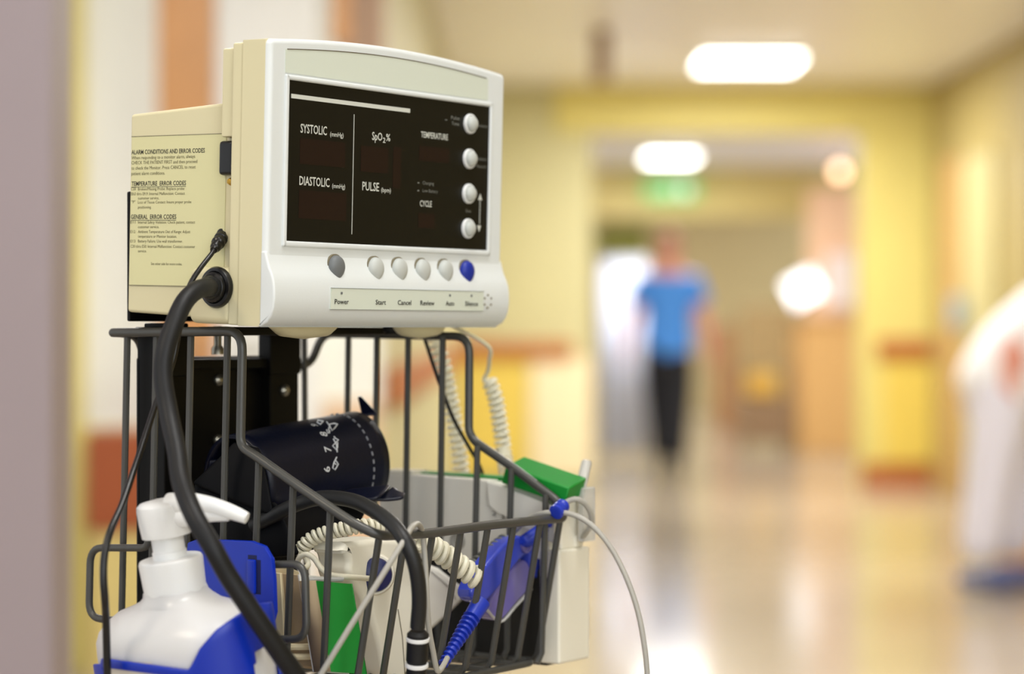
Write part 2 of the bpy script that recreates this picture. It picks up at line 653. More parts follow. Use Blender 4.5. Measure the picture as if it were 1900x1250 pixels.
word(M_ink_g, 'Set', 864, 874, 0.0738, 0.0020, 0.0)
p = mb(828, 226, TZ)
mon.part('status_mark', MBd().box((p.x - 0.0010, TZ, 0.1307), (p.x + 0.0010, -0.0001, 0.1312)), M_ink_g, disp)

# inlay above the display
g = MBd().prism(arch(0.0126, 0.2085, 0.1468, -0.0062), -0.00035, 0.001, 1)
mon.part('top_inlay', g, M_inlay, front)
g = MBd()
top = [Vector((a, -0.0004, bez(a) - 0.0062)) for a in [0.0140 + (0.2065 - 0.0140) * i / 30 for i in range(31)]]
g.tube(top, 0.00028, 6)
M_gv = mat('groove_line', (92, 82, 60), 0.7)
mon.part('inlay_groove', g, M_gv, front)

# round keys on the display
for cz in (0.1303, 0.1080, 0.0858, 0.0636):
    g = MBd().lathe([(0.0064, 0), (0.0064, 0.0018), (0.0060, 0.0024), (0.0054, 0.0025), (0.0052, 0.0014)], (0.1898, 0.0005, cz), (0, -1, 0), 32)
    k = mon.part('round_key', g, M_pump, disp)
    g = MBd().lathe([(0.0051, 0.001), (0.0051, 0.0026), (0.0047, 0.0038), (0.0038, 0.0048), (0.0022, 0.0054), (0.0006, 0.0056)], (0.1898, 0.0005, cz), (0, -1, 0), 32)
    mon.part('key_cap', g, M_btn, k)


# teardrop keys below the display
def tear(ac, cc_, s=1.0):
    pts = []
    for k in range(36):
        a = 2 * math.pi * k / 36
        x = math.sin(a) * 0.0066
        z = math.cos(a) * 0.0072
        if z < 0:
            x *= (1 - 0.42 * (z / -0.0072) ** 1.6)
            z *= 1.13
        pts.append((x * s, z * s))
    return pts


def dome_key(ac, zc, y0, m, name):
    g = MBd()
    ring = []
    for (s, h) in ((1.0, 0.0030), (1.0, -0.0010), (0.97, -0.0020), (0.88, -0.0031), (0.7, -0.0040), (0.45, -0.0046), (0.15, -0.0048)):
        ring.append([Vector((ac + x, y0 + h, zc + z)) for x, z in tear(0, 0, s)])
    n = 36
    vs = [p for r in ring for p in r]
    fs = []
    for i in range(len(ring) - 1):
        for k in range(n):
            fs.append([i * n + k, i * n + (k + 1) % n, (i + 1) * n + (k + 1) % n, (i + 1) * n + k])
    fs.append([(len(ring) - 1) * n + k for k in range(n)])
    g.add(vs, fs)
    o = mon.part(name, g, m, front)
    # dark gap around the key
    g = MBd().add([Vector((ac + x, y0 + 0.0030, zc + z)) for x, z in tear(0, 0, 1.10)] + [Vector((ac + x, y0 - 0.0004, zc + z)) for x, z in tear(0, 0, 1.10)],
                  [[k, (k + 1) % n, n + (k + 1) % n, n + k] for k in range(n)] + [[n + k for k in range(n)]])
    mon.part('key_gap', g, M_groove, o)


KY = -0.0012
for (px, py, m, nm) in ((627, 496, M_btn_g, 'power_key'), (700, 499, M_btn, 'teardrop_key'), (744, 500.5, M_btn, 'teardrop_key'),
                        (787, 502, M_btn, 'teardrop_key'), (829, 503, M_btn, 'teardrop_key'), (869, 504.5, M_btn_b, 'silence_key')):
    p = mb(px, py, -0.0035)
    dome_key(p.x, p.z, KY, m, nm)
LY = -0.00745
p0, p1 = mb(615, 534, LY), mb(898, 541, LY)
pz0 = mb(615, 574, LY).z
g = MBd().box((p0.x, LY + 0.0002, pz0 + 0.0002), (p1.x, LY + 0.0015, p0.z), 0.0)
strip = mon.part('key_label_strip', g, M_inlay, front)
g = MBd().box((p0.x, LY, p0.z - 0.0001), (p1.x, LY + 0.0006, p0.z + 0.00014)).box((p0.x, LY, pz0), (p1.x, LY + 0.0006, pz0 + 0.00018))
mon.part('strip_border', g, M_btn_g, strip)
g = MBd()
gs = MBd()
for (body_, x0, x1) in (('Power', 621, 647), ('Start', 697, 716), ('Cancel', 738, 763), ('Review', 780, 806), ('Auto', 827, 843), ('Silence', 863, 887)):
    q0, q1 = mb(x0, 560, LY), mb(x1, 560, LY)
    g = MBd()
    text_to(g, body_, q0.x, q1.x, 0.0143, 0.0028, lambda u, v: Vector((u, LY - 0.0001, v)), 0.014)
    mon.part('lettering', g, M_ink_k, strip, recalc=False)
for px in (634, 835, 875):
    q = mb(px, 545, LY)
    mon.part('key_symbol', MBd().box((q.x - 0.0008, LY - 0.0001, 0.0200), (q.x + 0.0008, LY, 0.0214)), M_btn_g, strip)
q = mb(905, 559, LY + 0.0006)
g = MBd()
for k in range(6):
    a = math.pi / 6 + k * math.pi / 3
    g.lathe([(0.0007, 0), (0.0007, 0.0012)], (q.x + 0.0040 * math.cos(a), -0.0060, q.z + 0.0040 * math.sin(a)), (0, -1, 0), 8)
mon.part('speaker_holes', g, M_groove, front)
# rounded mouldings and rubber feet underneath
for (px, w) in ((568, 0.030), (782, 0.024)):
    q = mb(px, 612, 0.02)
    g = MBd().lathe([(0.001, -w), (0.007, -w * .93), (0.0120, -w * .6), (0.0135, 0), (0.0120, w * .6), (0.007, w * .93), (0.001, w)],
                    (q.x, 0.022, 0.0062), (1, 0, 0), 24)
    mon.part('underside_moulding', g, M_side, rear)
for px in (546, 735):
    q = mb(px, 625, 0.035)
    g = MBd().lathe([(0.007, 0), (0.007, -0.003), (0.006, -0.0045)], (q.x, 0.037, 0.0006), (0, 0, 1), 20)
    mon.part('rubber_foot', g, M_rubber, rear)

# ================================================================== stand carrying the monitor
st = Thing('rolling_stand', 'black steel stand with a bolted back plate, under the vital signs monitor', 'stand', (0.105, 0.16, -OW.z))
ZF = -OW.z
g = MBd().box((0.029, 0.128, -0.175), (0.173, 0.133, -0.018), 0.0015)
g.box((0.029, 0.108, -0.175), (0.036, 0.132, 0.0), 0.0012)
g.box((0.138, 0.120, -0.175), (0.1665, 0.130, -0.018), 0.0012)
plate = st.part('back_plate', g, M_black)
g = MBd().box((0.134, 0.116, -0.030), (0.164, 0.127, 0.004), 0.001)
g.box((0.030, 0.110, -0.030), (0.052, 0.127, 0.003), 0.001)
g.box((0.030, 0.119, -0.026), (0.168, 0.1275, -0.0195), 0.001)
st.part('upright', g, M_black)
g = MBd().box((0.02, 0.055, -0.0045), (0.20, 0.125, 0.0006), 0.001)
g.box((0.013, 0.1217, 0.004), (0.215, 0.1245, 0.083), 0.001)
st.part('mounting_tray', g, M_black)
for (px, py) in ((529, 724), (424, 705), (423, 817), (306, 897)):
    q = qb(px, py, 0.119)
    y0 = 0.120 if px > 500 else 0.128
    g = MBd().lathe([(0.0036, 0), (0.0036, 0.0016), (0.0022, 0.0030), (0.0006, 0.0034)], (q.x, y0, q.z), (0, -1, 0), 18)
    st.part('screw', g, M_steel, plate)
q = qb(404, 640, 0.115)
g = MBd().lathe([(0.004, 0), (0.004, 0.004), (0.0025, 0.006), (0.0025, 0.018)], (q.x, q.y, q.z - 0.006), (0, 0, 1), 16)
st.part('thumb_screw', g, M_steel)
g = MBd().lathe([(0.019, ZF + 0.07), (0.019, -0.03)], (0.105, 0.160, 0), (0, 0, 1), 24)
st.part('pole', g, M_black)
for k in range(5):
    a = 2 * math.pi * k / 5 + 0.3
    g = MBd().tube([(0.105, 0.16, ZF + 0.10), (0.105 + 0.12 * math.cos(a), 0.16 + 0.12 * math.sin(a), ZF + 0.088), (0.105 + 0.27 * math.cos(a), 0.16 + 0.27 * math.sin(a), ZF + 0.07)], [0.022, 0.018, 0.013], 12)
    leg = st.part('leg', g, M_black)
    cx, cy = 0.105 + 0.27 * math.cos(a), 0.16 + 0.27 * math.sin(a)
    g = MBd().lathe([(0.02, -0.012), (0.0275, -0.010), (0.0275, 0.010), (0.02, 0.012)], (cx, cy, ZF + 0.0275), (-math.sin(a), math.cos(a), 0), 20)
    g.box((cx - 0.004, cy - 0.004, ZF + 0.03), (cx + 0.004, cy + 0.004, ZF + 0.075))
    st.part('caster', g, M_rubber, leg)

# ================================================================== wire basket
AL, AR, BF, BB, CB = 0.018, 0.208, -0.064, 0.138, -0.211
RR = 0.0028
bk = Thing('wire_basket', 'dark grey wire basket with sloping sides, hung under the monitor', 'basket', (0.113, 0.04, CB))
L_pts = [qa(x, y, AL) for x, y in ((206, 617), (450, 614), (446, 828), (475, 846), (537, 890), (607, 938), (662, 974))]
F_pts = [qb(x, y, BF) for x, y in ((705, 994), (800, 989), (906, 974), (1036, 962))]
R_pts = [qa(x, y, AR) for x, y in ((1036, 930), (954, 869), (880, 818), (870, 800), (871, 624), (598, 619))]
corner_l = Vector((AL, BF, F_pts[0].z + 0.001))
corner_r = Vector((AR + 0.001, BF, F_pts[-1].z + 0.0))
rim = [Vector((0.045, BB, -0.026)), Vector((0.036, BB, -0.005)), Vector((AL + .004, BB, -0.003))] + L_pts + F_pts[0:1] + F_pts[1:3] + [corner_r] + R_pts
back_r = [qb(x, y, BB) for x, y in ((592, 622), (578, 674), (545, 682))]
rim += back_r
# drop near-duplicate points
rr = [rim[0]]
for p in rim[1:]:
    if (p - rr[-1]).length > 0.004:
        rr.append(p)
rim_f = fillet(rr, 0.012, 6)
g = MBd().tube(rim_f, RR, 12)
bk.part('rim', g, M_wire)


def interp(pts, ax, v, src):
    for i in range(len(pts) - 1):
        a, b = pts[i], pts[i + 1]
        if (a[ax] - v) * (b[ax] - v) <= 0 and abs(a[ax] - b[ax]) > 1e-6:
            t = (v - a[ax]) / (b[ax] - a[ax])
            z = a.z + (b.z - a.z) * t
            return z
    return src


sh = 0.018
bot = fillet([Vector((AL, BB - .004, CB)), Vector((AL, BF + sh, CB)), Vector((AR - .004, BF + sh, CB)), Vector((AR - .004, BB - .004, CB)), Vector((AL, BB - .004, CB)), Vector((AL, BB - 0.03, CB))], 0.012, 5)
g = MBd().tube(bot, 0.0023, 10)
bk.part('bottom_rim', g, M_wire)
RB = 0.0021
lb = []
for px in (230, 284, 348, 416, 474, 538, 607):
    q = qa(px, 700, AL)
    z = interp(L_pts, 1, q.y, -0.002)
    lb.append(q.y)
    if px == 474: z = -0.077
    g = MBd().tube([Vector((AL + .003, q.y, z)), Vector((AL + .003, q.y + 0.003, (z + CB) / 2)), Vector((AL + .003, q.y + 0.006, CB + .006)), Vector((AL + 0.008, q.y + .006, CB)), Vector(((AL + AR) / 2, q.y + .006, CB - 0.001)), Vector((AR - 0.012, q.y + .006, CB))], RB, 8)
    bk.part('side_wire', g, M_wire)
for px in (652, 705, 763, 827, 891, 954, 1018):
    q = qa(px, 800, AR)
    z = interp(R_pts, 1, q.y, -0.004)
    g = MBd().tube([Vector((AR - .003, q.y, z)), Vector((AR - .005, q.y + .002, CB + 0.006)), Vector((AR - 0.010, q.y + .002, CB))], RB, 8)
    bk.part('side_wire', g, M_wire)
for px in (704, 752, 803, 856, 906, 954, 1003, 1040):
    q = qb(px, 985, BF + 0.003)
    z = interp([Vector((AL, 0, F_pts[0].z))] + F_pts + [corner_r], 0, q.x, F_pts[0].z)
    g = MBd().tube([Vector((q.x, BF + .003, z)), Vector((q.x - .0005, BF + .003 + sh * .95, CB + .005)), Vector((q.x - .0005, BF + sh + .006, CB)), Vector((q.x, 0.03, CB - .002)), Vector((q.x, BB - .006, CB))], RB, 8)
    bk.part('front_wire', g, M_wire)
for a in (0.040, 0.190):
    g = MBd().tube([Vector((a, BB - .002, -0.006 if a < 0.1 else -0.002)), Vector((a, BB - .004, CB))], RB, 8)
    bk.part('back_wire', g, M_wire)
# loop for the dispenser holder on the left side
AH = 0.006
lp = [qa(x, y, AH) for x, y in ((275, 1016), (168, 1016), (165, 1145), (300, 1150))]
lp2 = [qa(x, y, AH) for x, y in ((500, 1047), (566, 1046), (569, 1185), (500, 1186))]
loop = fillet([lp[0], lp[1], lp[2], lp2[3], lp2[2], lp2[1], lp2[0]], 0.012, 6)
g = MBd().tube(fillet([lp[0] + Vector((0, 0, 0.012)), lp[0]] + [lp[1], lp[2], lp2[3], lp2[2], lp2[1], lp2[0]], 0.010, 6), 0.0023, 10)
bk.part('holder_loop', g, M_wire)

# ================================================================== blood pressure hose and power cord
hp = [ma(405, 533, -0.003)]
pts = [MON @ Vector((-0.004, cc.y, cc.z))]
hose = [IC @ pts[0], qd(382, 533, 1.295), qd(362, 540, 1.285), qd(341, 562, 1.276), qd(322, 604, 1.268), qd(307, 650, 1.262), qd(303, 702, 1.258),
        qd(314, 770, 1.25), qd(328, 838, 1.236), qd(336, 893, 1.222), qd(359, 954, 1.205), qd(393, 1013, 1.198), qd(424, 1069, 1.20),
        qd(460, 1123, 1.203), qd(492, 1170, 1.207), qd(522, 1214, 1.212), qd(547, 1250, 1.217), qd(585, 1310, 1.225)]
path = cr(hose, 7)
th = Thing('air_hose', 'thick black air hose hanging in front of the white pump bottle', 'hose', path[-1])
th.part('tube', MBd().tube(path, 0.0054, 16), M_rubber)
d = (path[4] - path[0]).normalized()
th.part('fitting', MBd().lathe([(0.0066, -0.002), (0.0070, 0.002), (0.0066, 0.006), (0.0057, 0.008)], path[0], d, 24), M_rubber)

cord = [qd(424, 420, 1.335), qd(412, 438, 1.322), qd(400, 456, 1.315), qd(393, 470, 1.312), qd(372, 497, 1.305), qd(354, 525, 1.300), qd(342, 560, 1.297), qd(333, 610, 1.298), qd(318, 680, 1.296),
        qd(292, 742, 1.285), qd(276, 790, 1.275), qd(262, 833, 1.265), qd(246, 879, 1.255), qd(226, 937, 1.24), qd(205, 984, 1.228), qd(194, 1028, 1.222),
        qd(192, 1072, 1.22), qd(195, 1117, 1.222), qd(197, 1160, 1.23), qd(200, 1300, 1.24)]
cpath = cr(cord, 6)
th = Thing('power_cord', 'thin black power cord with ribbed plug, running down left of the thick hose', 'cord', cpath[-1])
n0 = 16
rad = [0.0013 + 0.0006 * min(1, i / 60) + 0.0003 * min(1, max(0, (i - 60) / 40)) for i in range(len(cpath))]
th.part('wire', MBd().tube(cpath, rad, 10), M_cordk)
pp, pr = [], []
for i in range(44):
    t = i / 43
    p = cpath[0].lerp(cpath[n0], t)
    pp.append(p)
    pr.append((0.0041 if t < 0.7 else 0.0041 - 0.0016 * (t - .7) / .3) * (1.0 if (i // 4) % 2 or t < 0.25 else 0.84))
th.part('ribbed_plug', MBd().tube(pp, pr, 16), M_cordk)

# ================================================================== cuff
cf0, cf1 = qd(438, 905, 1.378), qd(664, 851, 1.458)
axv = (cf1 - cf0).normalized()
upv = Vector((0, 0, 1))
e2 = (upv - axv * upv.dot(axv)).normalized()
e1 = axv.cross(e2)          # points away/towards
LC = (cf1 - cf0).length
cuff = Thing('blood_pressure_cuff', 'rolled navy blue blood pressure cuff with white printed marks, lying in the wire basket', 'cuff',
             (cf0 + cf1) / 2 - Vector((0, 0, 0.03)))


def cuffp(s, t, rsub=0.0):
    """s along axis 0..1, t turns"""
    R = 0.0298 - 0.0024 * max(0, t - 0.55) - 0.0015 * s + rsub
    a = 2 * math.pi * t
    wob = 1 + 0.03 * math.sin(2 * a + 1.0) + 0.015 * math.sin(5 * s + a)
    sl = 0.0
    p = cf0 + axv * (s * LC + sl) + (e2 * math.cos(a) * 1.05 + e1 * math.sin(a)) * R * wob
    return p


g = MBd()
rows = []
for i in range(0, 141):
    t = -0.55 + 2.4 * i / 140
    rows.append([cuffp(j / 16, t) for j in range(17)])
g.sheet(rows)
o = cuff.part('cuff_roll', g, M_navy, recalc=False)
sm = o.modifiers.new('thick', 'SOLIDIFY')
sm.thickness = 0.0016
sm.offset = 0
# stitched piping near the far end
# which side faces the camera?
camC = IC @ CAM


def facing(s, t):
    p = cuffp(s, t)
    c = cf0 + axv * (s * LC)
    return (p - c).dot(camC - p) > 0


g = MBd()
st_pts = [cuffp(0.86, -0.30 + k * 0.80 / 60, 0.0012) for k in range(61)]
for k in range(0, 60, 2):
    g.tube([st_pts[k], st_pts[k + 1]], 0.0005, 5)
M_stitch = mat('pale_stitching', (150, 152, 158), 0.7)
cuff.part('stitching', g, M_stitch)
CAMSIDE = 1 if facing(0.5, 0.25) else -1


def proj_px(p):
    w = CART @ p - CAM
    yc = w.y * math.cos(PIT) - w.z * math.sin(PIT)
    zc = w.y * math.sin(PIT) + w.z * math.cos(PIT)
    return 950 + F * w.x / yc, 625 - F * zc / yc


def find_cuff(px, py):
    best = None
    for i in range(61):
        for j in range(81):
            s, t = i / 60, CAMSIDE * (-0.12 + 0.62 * j / 80)
            if not facing(s, t):
                continue
            u, v = proj_px(cuffp(s, t))
            e = (u - px) ** 2 + (v - py) ** 2
            if best is None or e < best[0]:
                best = (e, s, t)
    return best[1], best[2]


gp = MBd()


def cuff_mark(body, px, py, h, rot):
    s0, t0 = find_cuff(px, py)
    vs, fs = raw_text(body, 0.012)
    x0, x1 = min(v[0] for v in vs), max(v[0] for v in vs)
    y0, y1 = min(v[1] for v in vs), max(v[1] for v in vs)
    k = h / max(1e-6, (y1 - y0))
    cr_, sr = math.cos(rot), math.sin(rot)
    out = []
    for x, y in vs:
        x, y = (x - (x0 + x1) / 2) * k, (y - (y0 + y1) / 2) * k
        xx, yy = x * cr_ - y * sr, x * sr + y * cr_
        out.append(cuffp(s0 + xx / LC, t0 - CAMSIDE * yy / (2 * math.pi * 0.029), 0.0013))
    gp.add(out, fs)


def cuff_line(pts, w=0.00045):
    q = [find_cuff(x, y) for x, y in pts]
    P = [cuffp(s, t, 0.0011) for s, t in q]
    gp.tube(P, w, 5)


cuff_mark('9', 581, 792, 0.0048, 1.2)
cuff_mark('8', 598, 809, 0.0054, 1.3)
cuff_mark('7', 607, 835, 0.0054, 1.45)
cuff_mark('6', 604, 869, 0.0054, 1.5)
for pts_ in ([(587, 785), (592, 790), (598, 784), (590, 783), (587, 785)], [(604, 786), (610, 793), (616, 801), (621, 797), (625, 790), (618, 788), (612, 790), (608, 797), (611, 804)],
             [(617, 812), (621, 816), (625, 818), (619, 822), (617, 829), (621, 834), (624, 829), (625, 822)], [(618, 816), (622, 826), (625, 838), (623, 842)],
             [(623, 848), (617, 858), (616, 868), (619, 872), (623, 868), (625, 860), (621, 855), (623, 848)], [(618, 860), (623, 861)], [(604, 801), (607, 806), (610, 801)]):
    cuff_line(pts_)
M_cuffink = mat('cuff_white_print', (215, 218, 222), 0.6)
cuff.part('printed_marks', gp, M_cuffink, o, recalc=False)


def grid(tl, tr, bl, br, sag=0.0, n=6, bulge=0.0):
    rows = []
    for i in range(n + 1):
        v = i / n
        row = []
        for j in range(n + 1):
            u = j / n
            p = tl.lerp(tr, u).lerp(bl.lerp(br, u), v)
            p = p + Vector((0, 0, -sag)) * math.sin(math.pi * u) - (Vector((0.6, 0.8, 0)) * bulge) * math.sin(math.pi * v)
            row.append(p)
        rows.append(row)
    return rows


def flap(name, rows, parent=None, th=0.0022, m=None):
    g = MBd().sheet(rows)
    f = cuff.part(name, g, m or M_navy, parent, recalc=False)
    mm = f.modifiers.new('thick', 'SOLIDIFY')
    mm.thickness = th
    ss = f.modifiers.new('sub', 'SUBSURF')
    ss.levels = ss.render_levels = 1
    return f


# loose tails of the cuff
flap('tail', grid(qd(640, 912, 1.40), qd(727, 903, 1.41), qd(600, 940, 1.39), qd(700, 928, 1.38), 0.0, 6, 0.004))
flap('tail', grid(qd(727, 904, 1.41), qd(752, 919, 1.41), qd(690, 930, 1.395), qd(748, 927, 1.40), 0.001, 6, 0.001))
flap('tail', grid(qd(664, 739, 1.47), qd(670, 738, 1.47), qd(672, 775, 1.452), qd(702, 772, 1.452), 0.0, 6, 0.0))
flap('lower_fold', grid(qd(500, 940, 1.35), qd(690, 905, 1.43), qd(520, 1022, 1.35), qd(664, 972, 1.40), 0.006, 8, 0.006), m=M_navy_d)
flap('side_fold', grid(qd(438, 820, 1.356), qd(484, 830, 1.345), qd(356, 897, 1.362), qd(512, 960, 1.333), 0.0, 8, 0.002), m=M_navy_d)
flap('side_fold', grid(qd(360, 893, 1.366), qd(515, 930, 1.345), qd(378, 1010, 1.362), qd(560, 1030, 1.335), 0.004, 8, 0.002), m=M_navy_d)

# hose of the cuff
chose = [qd(470, 975, 1.345), qd(510, 955, 1.335), qd(552, 935, 1.325), qd(600, 923, 1.318), qd(652, 928, 1.30), qd(692, 946, 1.283), qd(728, 972, 1.266), qd(752, 1004, 1.256),
         qd(768, 1040, 1.255), qd(776, 1080, 1.258), qd(778, 1120, 1.262), qd(775, 1164, 1.266), qd(773, 1220, 1.270), qd(772, 1290, 1.275)]
hp_ = cr(chose, 7)
ch = Thing('cuff_hose', 'dark grey rubber hose arching out over the front rail of the basket', 'hose', hp_[-1])
ch.part('tube', MBd().tube(hp_[:-14], 0.0043, 16), M_rubber2)
e0 = qd(775.5, 1176, 1.267)
e9 = qd(772, 1262, 1.272)
dv = (e9 - e0)
ch.part('coupling', MBd().lathe([(0.0043, -0.002), (0.0062, 0.0), (0.0062, 0.0155), (0.0056, 0.016), (0.0056, 0.034)], e0, dv, 24), M_rubber)
for hgt in (0.0015, 0.0168):
    ch.part('coupling_ring', MBd().lathe([(0.0060, 0), (0.0066, 0.0004), (0.0066, 0.0022), (0.0060, 0.0026)], e0 + dv.normalized() * hgt, dv, 24), M_pump)

# ================================================================== hand sanitizer bottle and its blue holder
HB = Vector((-0.048, 0.024, -0.30))
tb = qd(340, 1190, 1.262)           # body axis low
tn = qd(303, 950, 1.256)            # pump head axis
up = (tn - tb).normalized()
bt = Thing('pump_bottle', 'white hand sanitizer pump bottle standing in the blue holder', 'bottle', tb - up * 0.12)
e_b = Vector((0, 1, 0))


def bh(y):                          # height along axis for an image row
    return (tb - qd(340, y, 1.262)).z * -1


sx, sy = 1.0, 0.62
prof = [(0.044, -0.118), (0.052, -0.112), (0.053, -0.09), (0.053, bh(1200)), (0.0525, bh(1178)), (0.050, bh(1160)), (0.045, bh(1143)), (0.037, bh(1126)), (0.028, bh(1115)), (0.0205, bh(1106)), (0.0175, bh(1098)), (0.017, bh(1090))]
g = MBd()
ax = up
er = (e_b - ax * e_b.dot(ax)).normalized()
eq = ax.cross(er)


def ell(prof, org, n=48, blend=True):
    vs, fs = [], []
    for (r, h) in prof:
        k = 0.62 if r > 0.03 else 0.62 + 0.38 * max(0, min(1, (0.03 - r) / 0.012))
        for i in range(n):
            a = 2 * math.pi * i / n
            ca, sa = math.cos(a), math.sin(a)
            pw = 0.86
            vs.append(org + ax * h + er * (r * math.copysign(abs(ca) ** pw, ca)) + eq * (r * k * math.copysign(abs(sa) ** pw, sa)))
    for i in range(len(prof) - 1):
        for k in range(n):
            fs.append([i * n + k, i * n + (k + 1) % n, (i + 1) * n + (k + 1) % n, (i + 1) * n + k])
    fs.append(list(range(n))[::-1])
    fs.append([(len(prof) - 1) * n + k for k in range(n)])
    return vs, fs


prof = [(r * (1.06 if r > 0.03 else 1), h) for r, h in prof]
g.add(*ell(prof, tb))
body = bt.part('body', g, M_bottle)
col0 = tb + ax * bh(1100)
g = MBd().lathe([(0.0168, 0), (0.0172, 0.001), (0.0180, bh(1036) - bh(1100)), (0.0172, bh(1031) - bh(1100)), (0.010, bh(1030) - bh(1100))], col0, ax, 40)
bt.part('collar', g, M_pump)
g = MBd().lathe([(0.0096, bh(1034)), (0.0096, bh(1018)), (0.0090, bh(1016)), (0.0090, bh(985))], tb, ax, 32)
bt.part('neck', g, M_pump)
hb = bh(990)
g = MBd().lathe([(0.0100, hb), (0.0138, hb + 0.0005), (0.0144, hb + 0.008), (0.0146, bh(938)), (0.0142, bh(930)), (0.0122, bh(924.5)), (0.006, bh(921)), (0.001, bh(920.5))], tb, ax, 36)
# nozzle
nz = cr([qd(316, 938, 1.252), qd(352, 934, 1.247), qd(392, 939, 1.243), qd(430, 950, 1.240), qd(458, 961, 1.238)], 5)
g.tube(nz, [0.0072 - 0.0040 * (i / (len(nz) - 1)) for i in range(len(nz))], 20)
nz2 = cr([qd(318, 960, 1.252), qd(350, 958, 1.247), qd(385, 955, 1.243), qd(425, 957, 1.241)], 5)
g.tube(nz2, [0.0068 - 0.0040 * (i / (len(nz2) - 1)) for i in range(len(nz2))], 20)
o = bt.part('pump_head', g, M_pump)

# cream label on the body
lab_rows = []
angs = []
for i in range(360):
    a = math.radians(i)
    ca, sa = math.cos(a), math.sin(a)
    p = tb + er * (0.0568 * math.copysign(abs(ca) ** .86, ca)) + eq * (0.0568 * 0.62 * math.copysign(abs(sa) ** .86, sa))
    if (p - tb).dot(camC - p) > 0 and 188 < proj_px(p)[0] < 282:
        angs.append(i)
if max(angs) - min(angs) > 200:
    angs = sorted([(i - 360 if i > 180 else i) for i in angs])
for k in range(5):
    h = -0.06 + (bh(1197) + 0.06) * k / 4
    row = []
    for i in range(15):
        a = math.radians(min(angs) + (max(angs) - min(angs)) * i / 14)
        ca, sa = math.cos(a), math.sin(a)
        row.append(tb + ax * h + er * (0.0568 * math.copysign(abs(ca) ** .86, ca)) + eq * (0.0568 * 0.62 * math.copysign(abs(sa) ** .86, sa)))
    lab_rows.append(row)
bt.part('label', MBd().sheet(lab_rows), M_blabel, body, recalc=False)

hd = Thing('bottle_holder', 'royal blue plastic holder around the pump bottle, hooked on the basket', 'holder', tb - up * 0.125)


def hrim(a):                        # rim height around the cup; eq direction sign picks the plate side
    t = (1 + math.cos(a)) / 2
    return t


# direction towards the basket (+a)
sgn = 1 if eq.x > 0 else -1
rows_o = []
n = 144
Ri = 0.0585
cup_rows = []
hlow = -0.125


RIMX = ((100, 1216), (175, 1220), (345, 1243), (371, 1203), (407, 1168), (450, 1141), (488, 1119), (515, 1116), (900, 1116))


def cup_pt(i, h):
    a = 2 * math.pi * i / n
    ca, sa = math.cos(a), math.sin(a)
    return tb + ax * h + er * (Ri * math.copysign(abs(ca) ** .86, ca)) + eq * (Ri * 0.66 * math.copysign(abs(sa) ** .86, sa))


def cup_rim(i):
    """rim height at segment i: low band on the outer side, sweeping up to the back plate"""
    i = i % n
    p = cup_pt(i, bh(1180))
    near = (p - tb).dot(camC - p) > 0
    x, _ = proj_px(p)
    if near or x > 480:
        for (xa_, ya_), (xb_, yb_) in zip(RIMX, RIMX[1:]):
            if xa_ <= x <= xb_:
                t_ = (x - xa_) / (xb_ - xa_)
                y = ya_ + (yb_ - ya_) * t_
    else:
        y = 1232 - 110 * max(0, min(1, (x - 330) / 150))
    lo_, hi_ = -0.12, 0.06
    for _ in range(24):
        m_ = (lo_ + hi_) / 2
        if proj_px(cup_pt(i, m_))[1] > y:
            lo_ = m_
        else:
            hi_ = m_
    return lo_


rims = [cup_rim(i) for i in range(n)]
for i in range(n):
    cup_rows.append([cup_pt(i, hlow + (rims[i] - hlow) * j / 24) for j in range(25)])
g = MBd()
cup_rows.append(cup_rows[0])
vs = [p for r in cup_rows for p in r]
fs = []
for i in range(n):
    for j in range(24):
        ctr = cup_pt(i + .5, hlow + (rims[i] - hlow) * (j + .5) / 24)
        if (ctr - tb).dot(camC - ctr) > 0:
            x, y = proj_px(ctr)
            if ((x - 497) / 25) ** 2 + ((y - 1243) / 55) ** 2 < 1:       # oval opening of the cup
                continue
            if x < 335 and rims[i] - (hlow + (rims[i] - hlow) * (j + .5) / 24) > 0.0026 and x > 184 and y < 1300:   # open front under the rim band
                continue
        fs.append([i * 25 + j, i * 25 + j + 1, (i + 1) * 25 + j + 1, (i + 1) * 25 + j])
g.add(vs, fs)
o = hd.part('cup', g, M_blue, recalc=False)
mm = o.modifiers.new('thick', 'SOLIDIFY')
mm.thickness = 0.0022
mm.offset = 1
mm = o.modifiers.new('bevel', 'BEVEL')
mm.width = 0.0007
mm.segments = 2
# back plate with rounded corners and slot
pa = 0.0
P_ = [(p.y, p.z) for p in [qa(x, y, pa) for x, y in ((352, 1006), (372, 999), (470, 1003), (494, 1012), (508, 1036), (512, 1075), (514, 1135), (506, 1165), (505, 1300), (330, 1300))]]
g = MBd().prism(P_, pa - 0.0022, pa + 0.0012, 0, bev=0.0008)
pl = hd.part('back_plate', g, M_blue)
q0 = qa(461, 1037, pa - 0.0024)
q1 = qa(475, 1102, pa - 0.0024)
g = MBd().box((pa - 0.0044, q1.y, q1.z), (pa - 0.001, q0.y, q0.z), 0.0012)
hd.part('clip', g, M_blue, pl)
g = MBd().box((pa - 0.0023, q1.y - 0.0035, q1.z), (pa - 0.001, q1.y + 0.0005, q0.z))
g.box((pa - 0.0023, q1.y - 0.0005, q0.z), (pa - 0.001, q0.y + 0.0005, q0.z + 0.0025))
M_slot = mat('dark_blue_slot', (0, 12, 70), 0.6)
hd.part('slot', g, M_slot, pl)

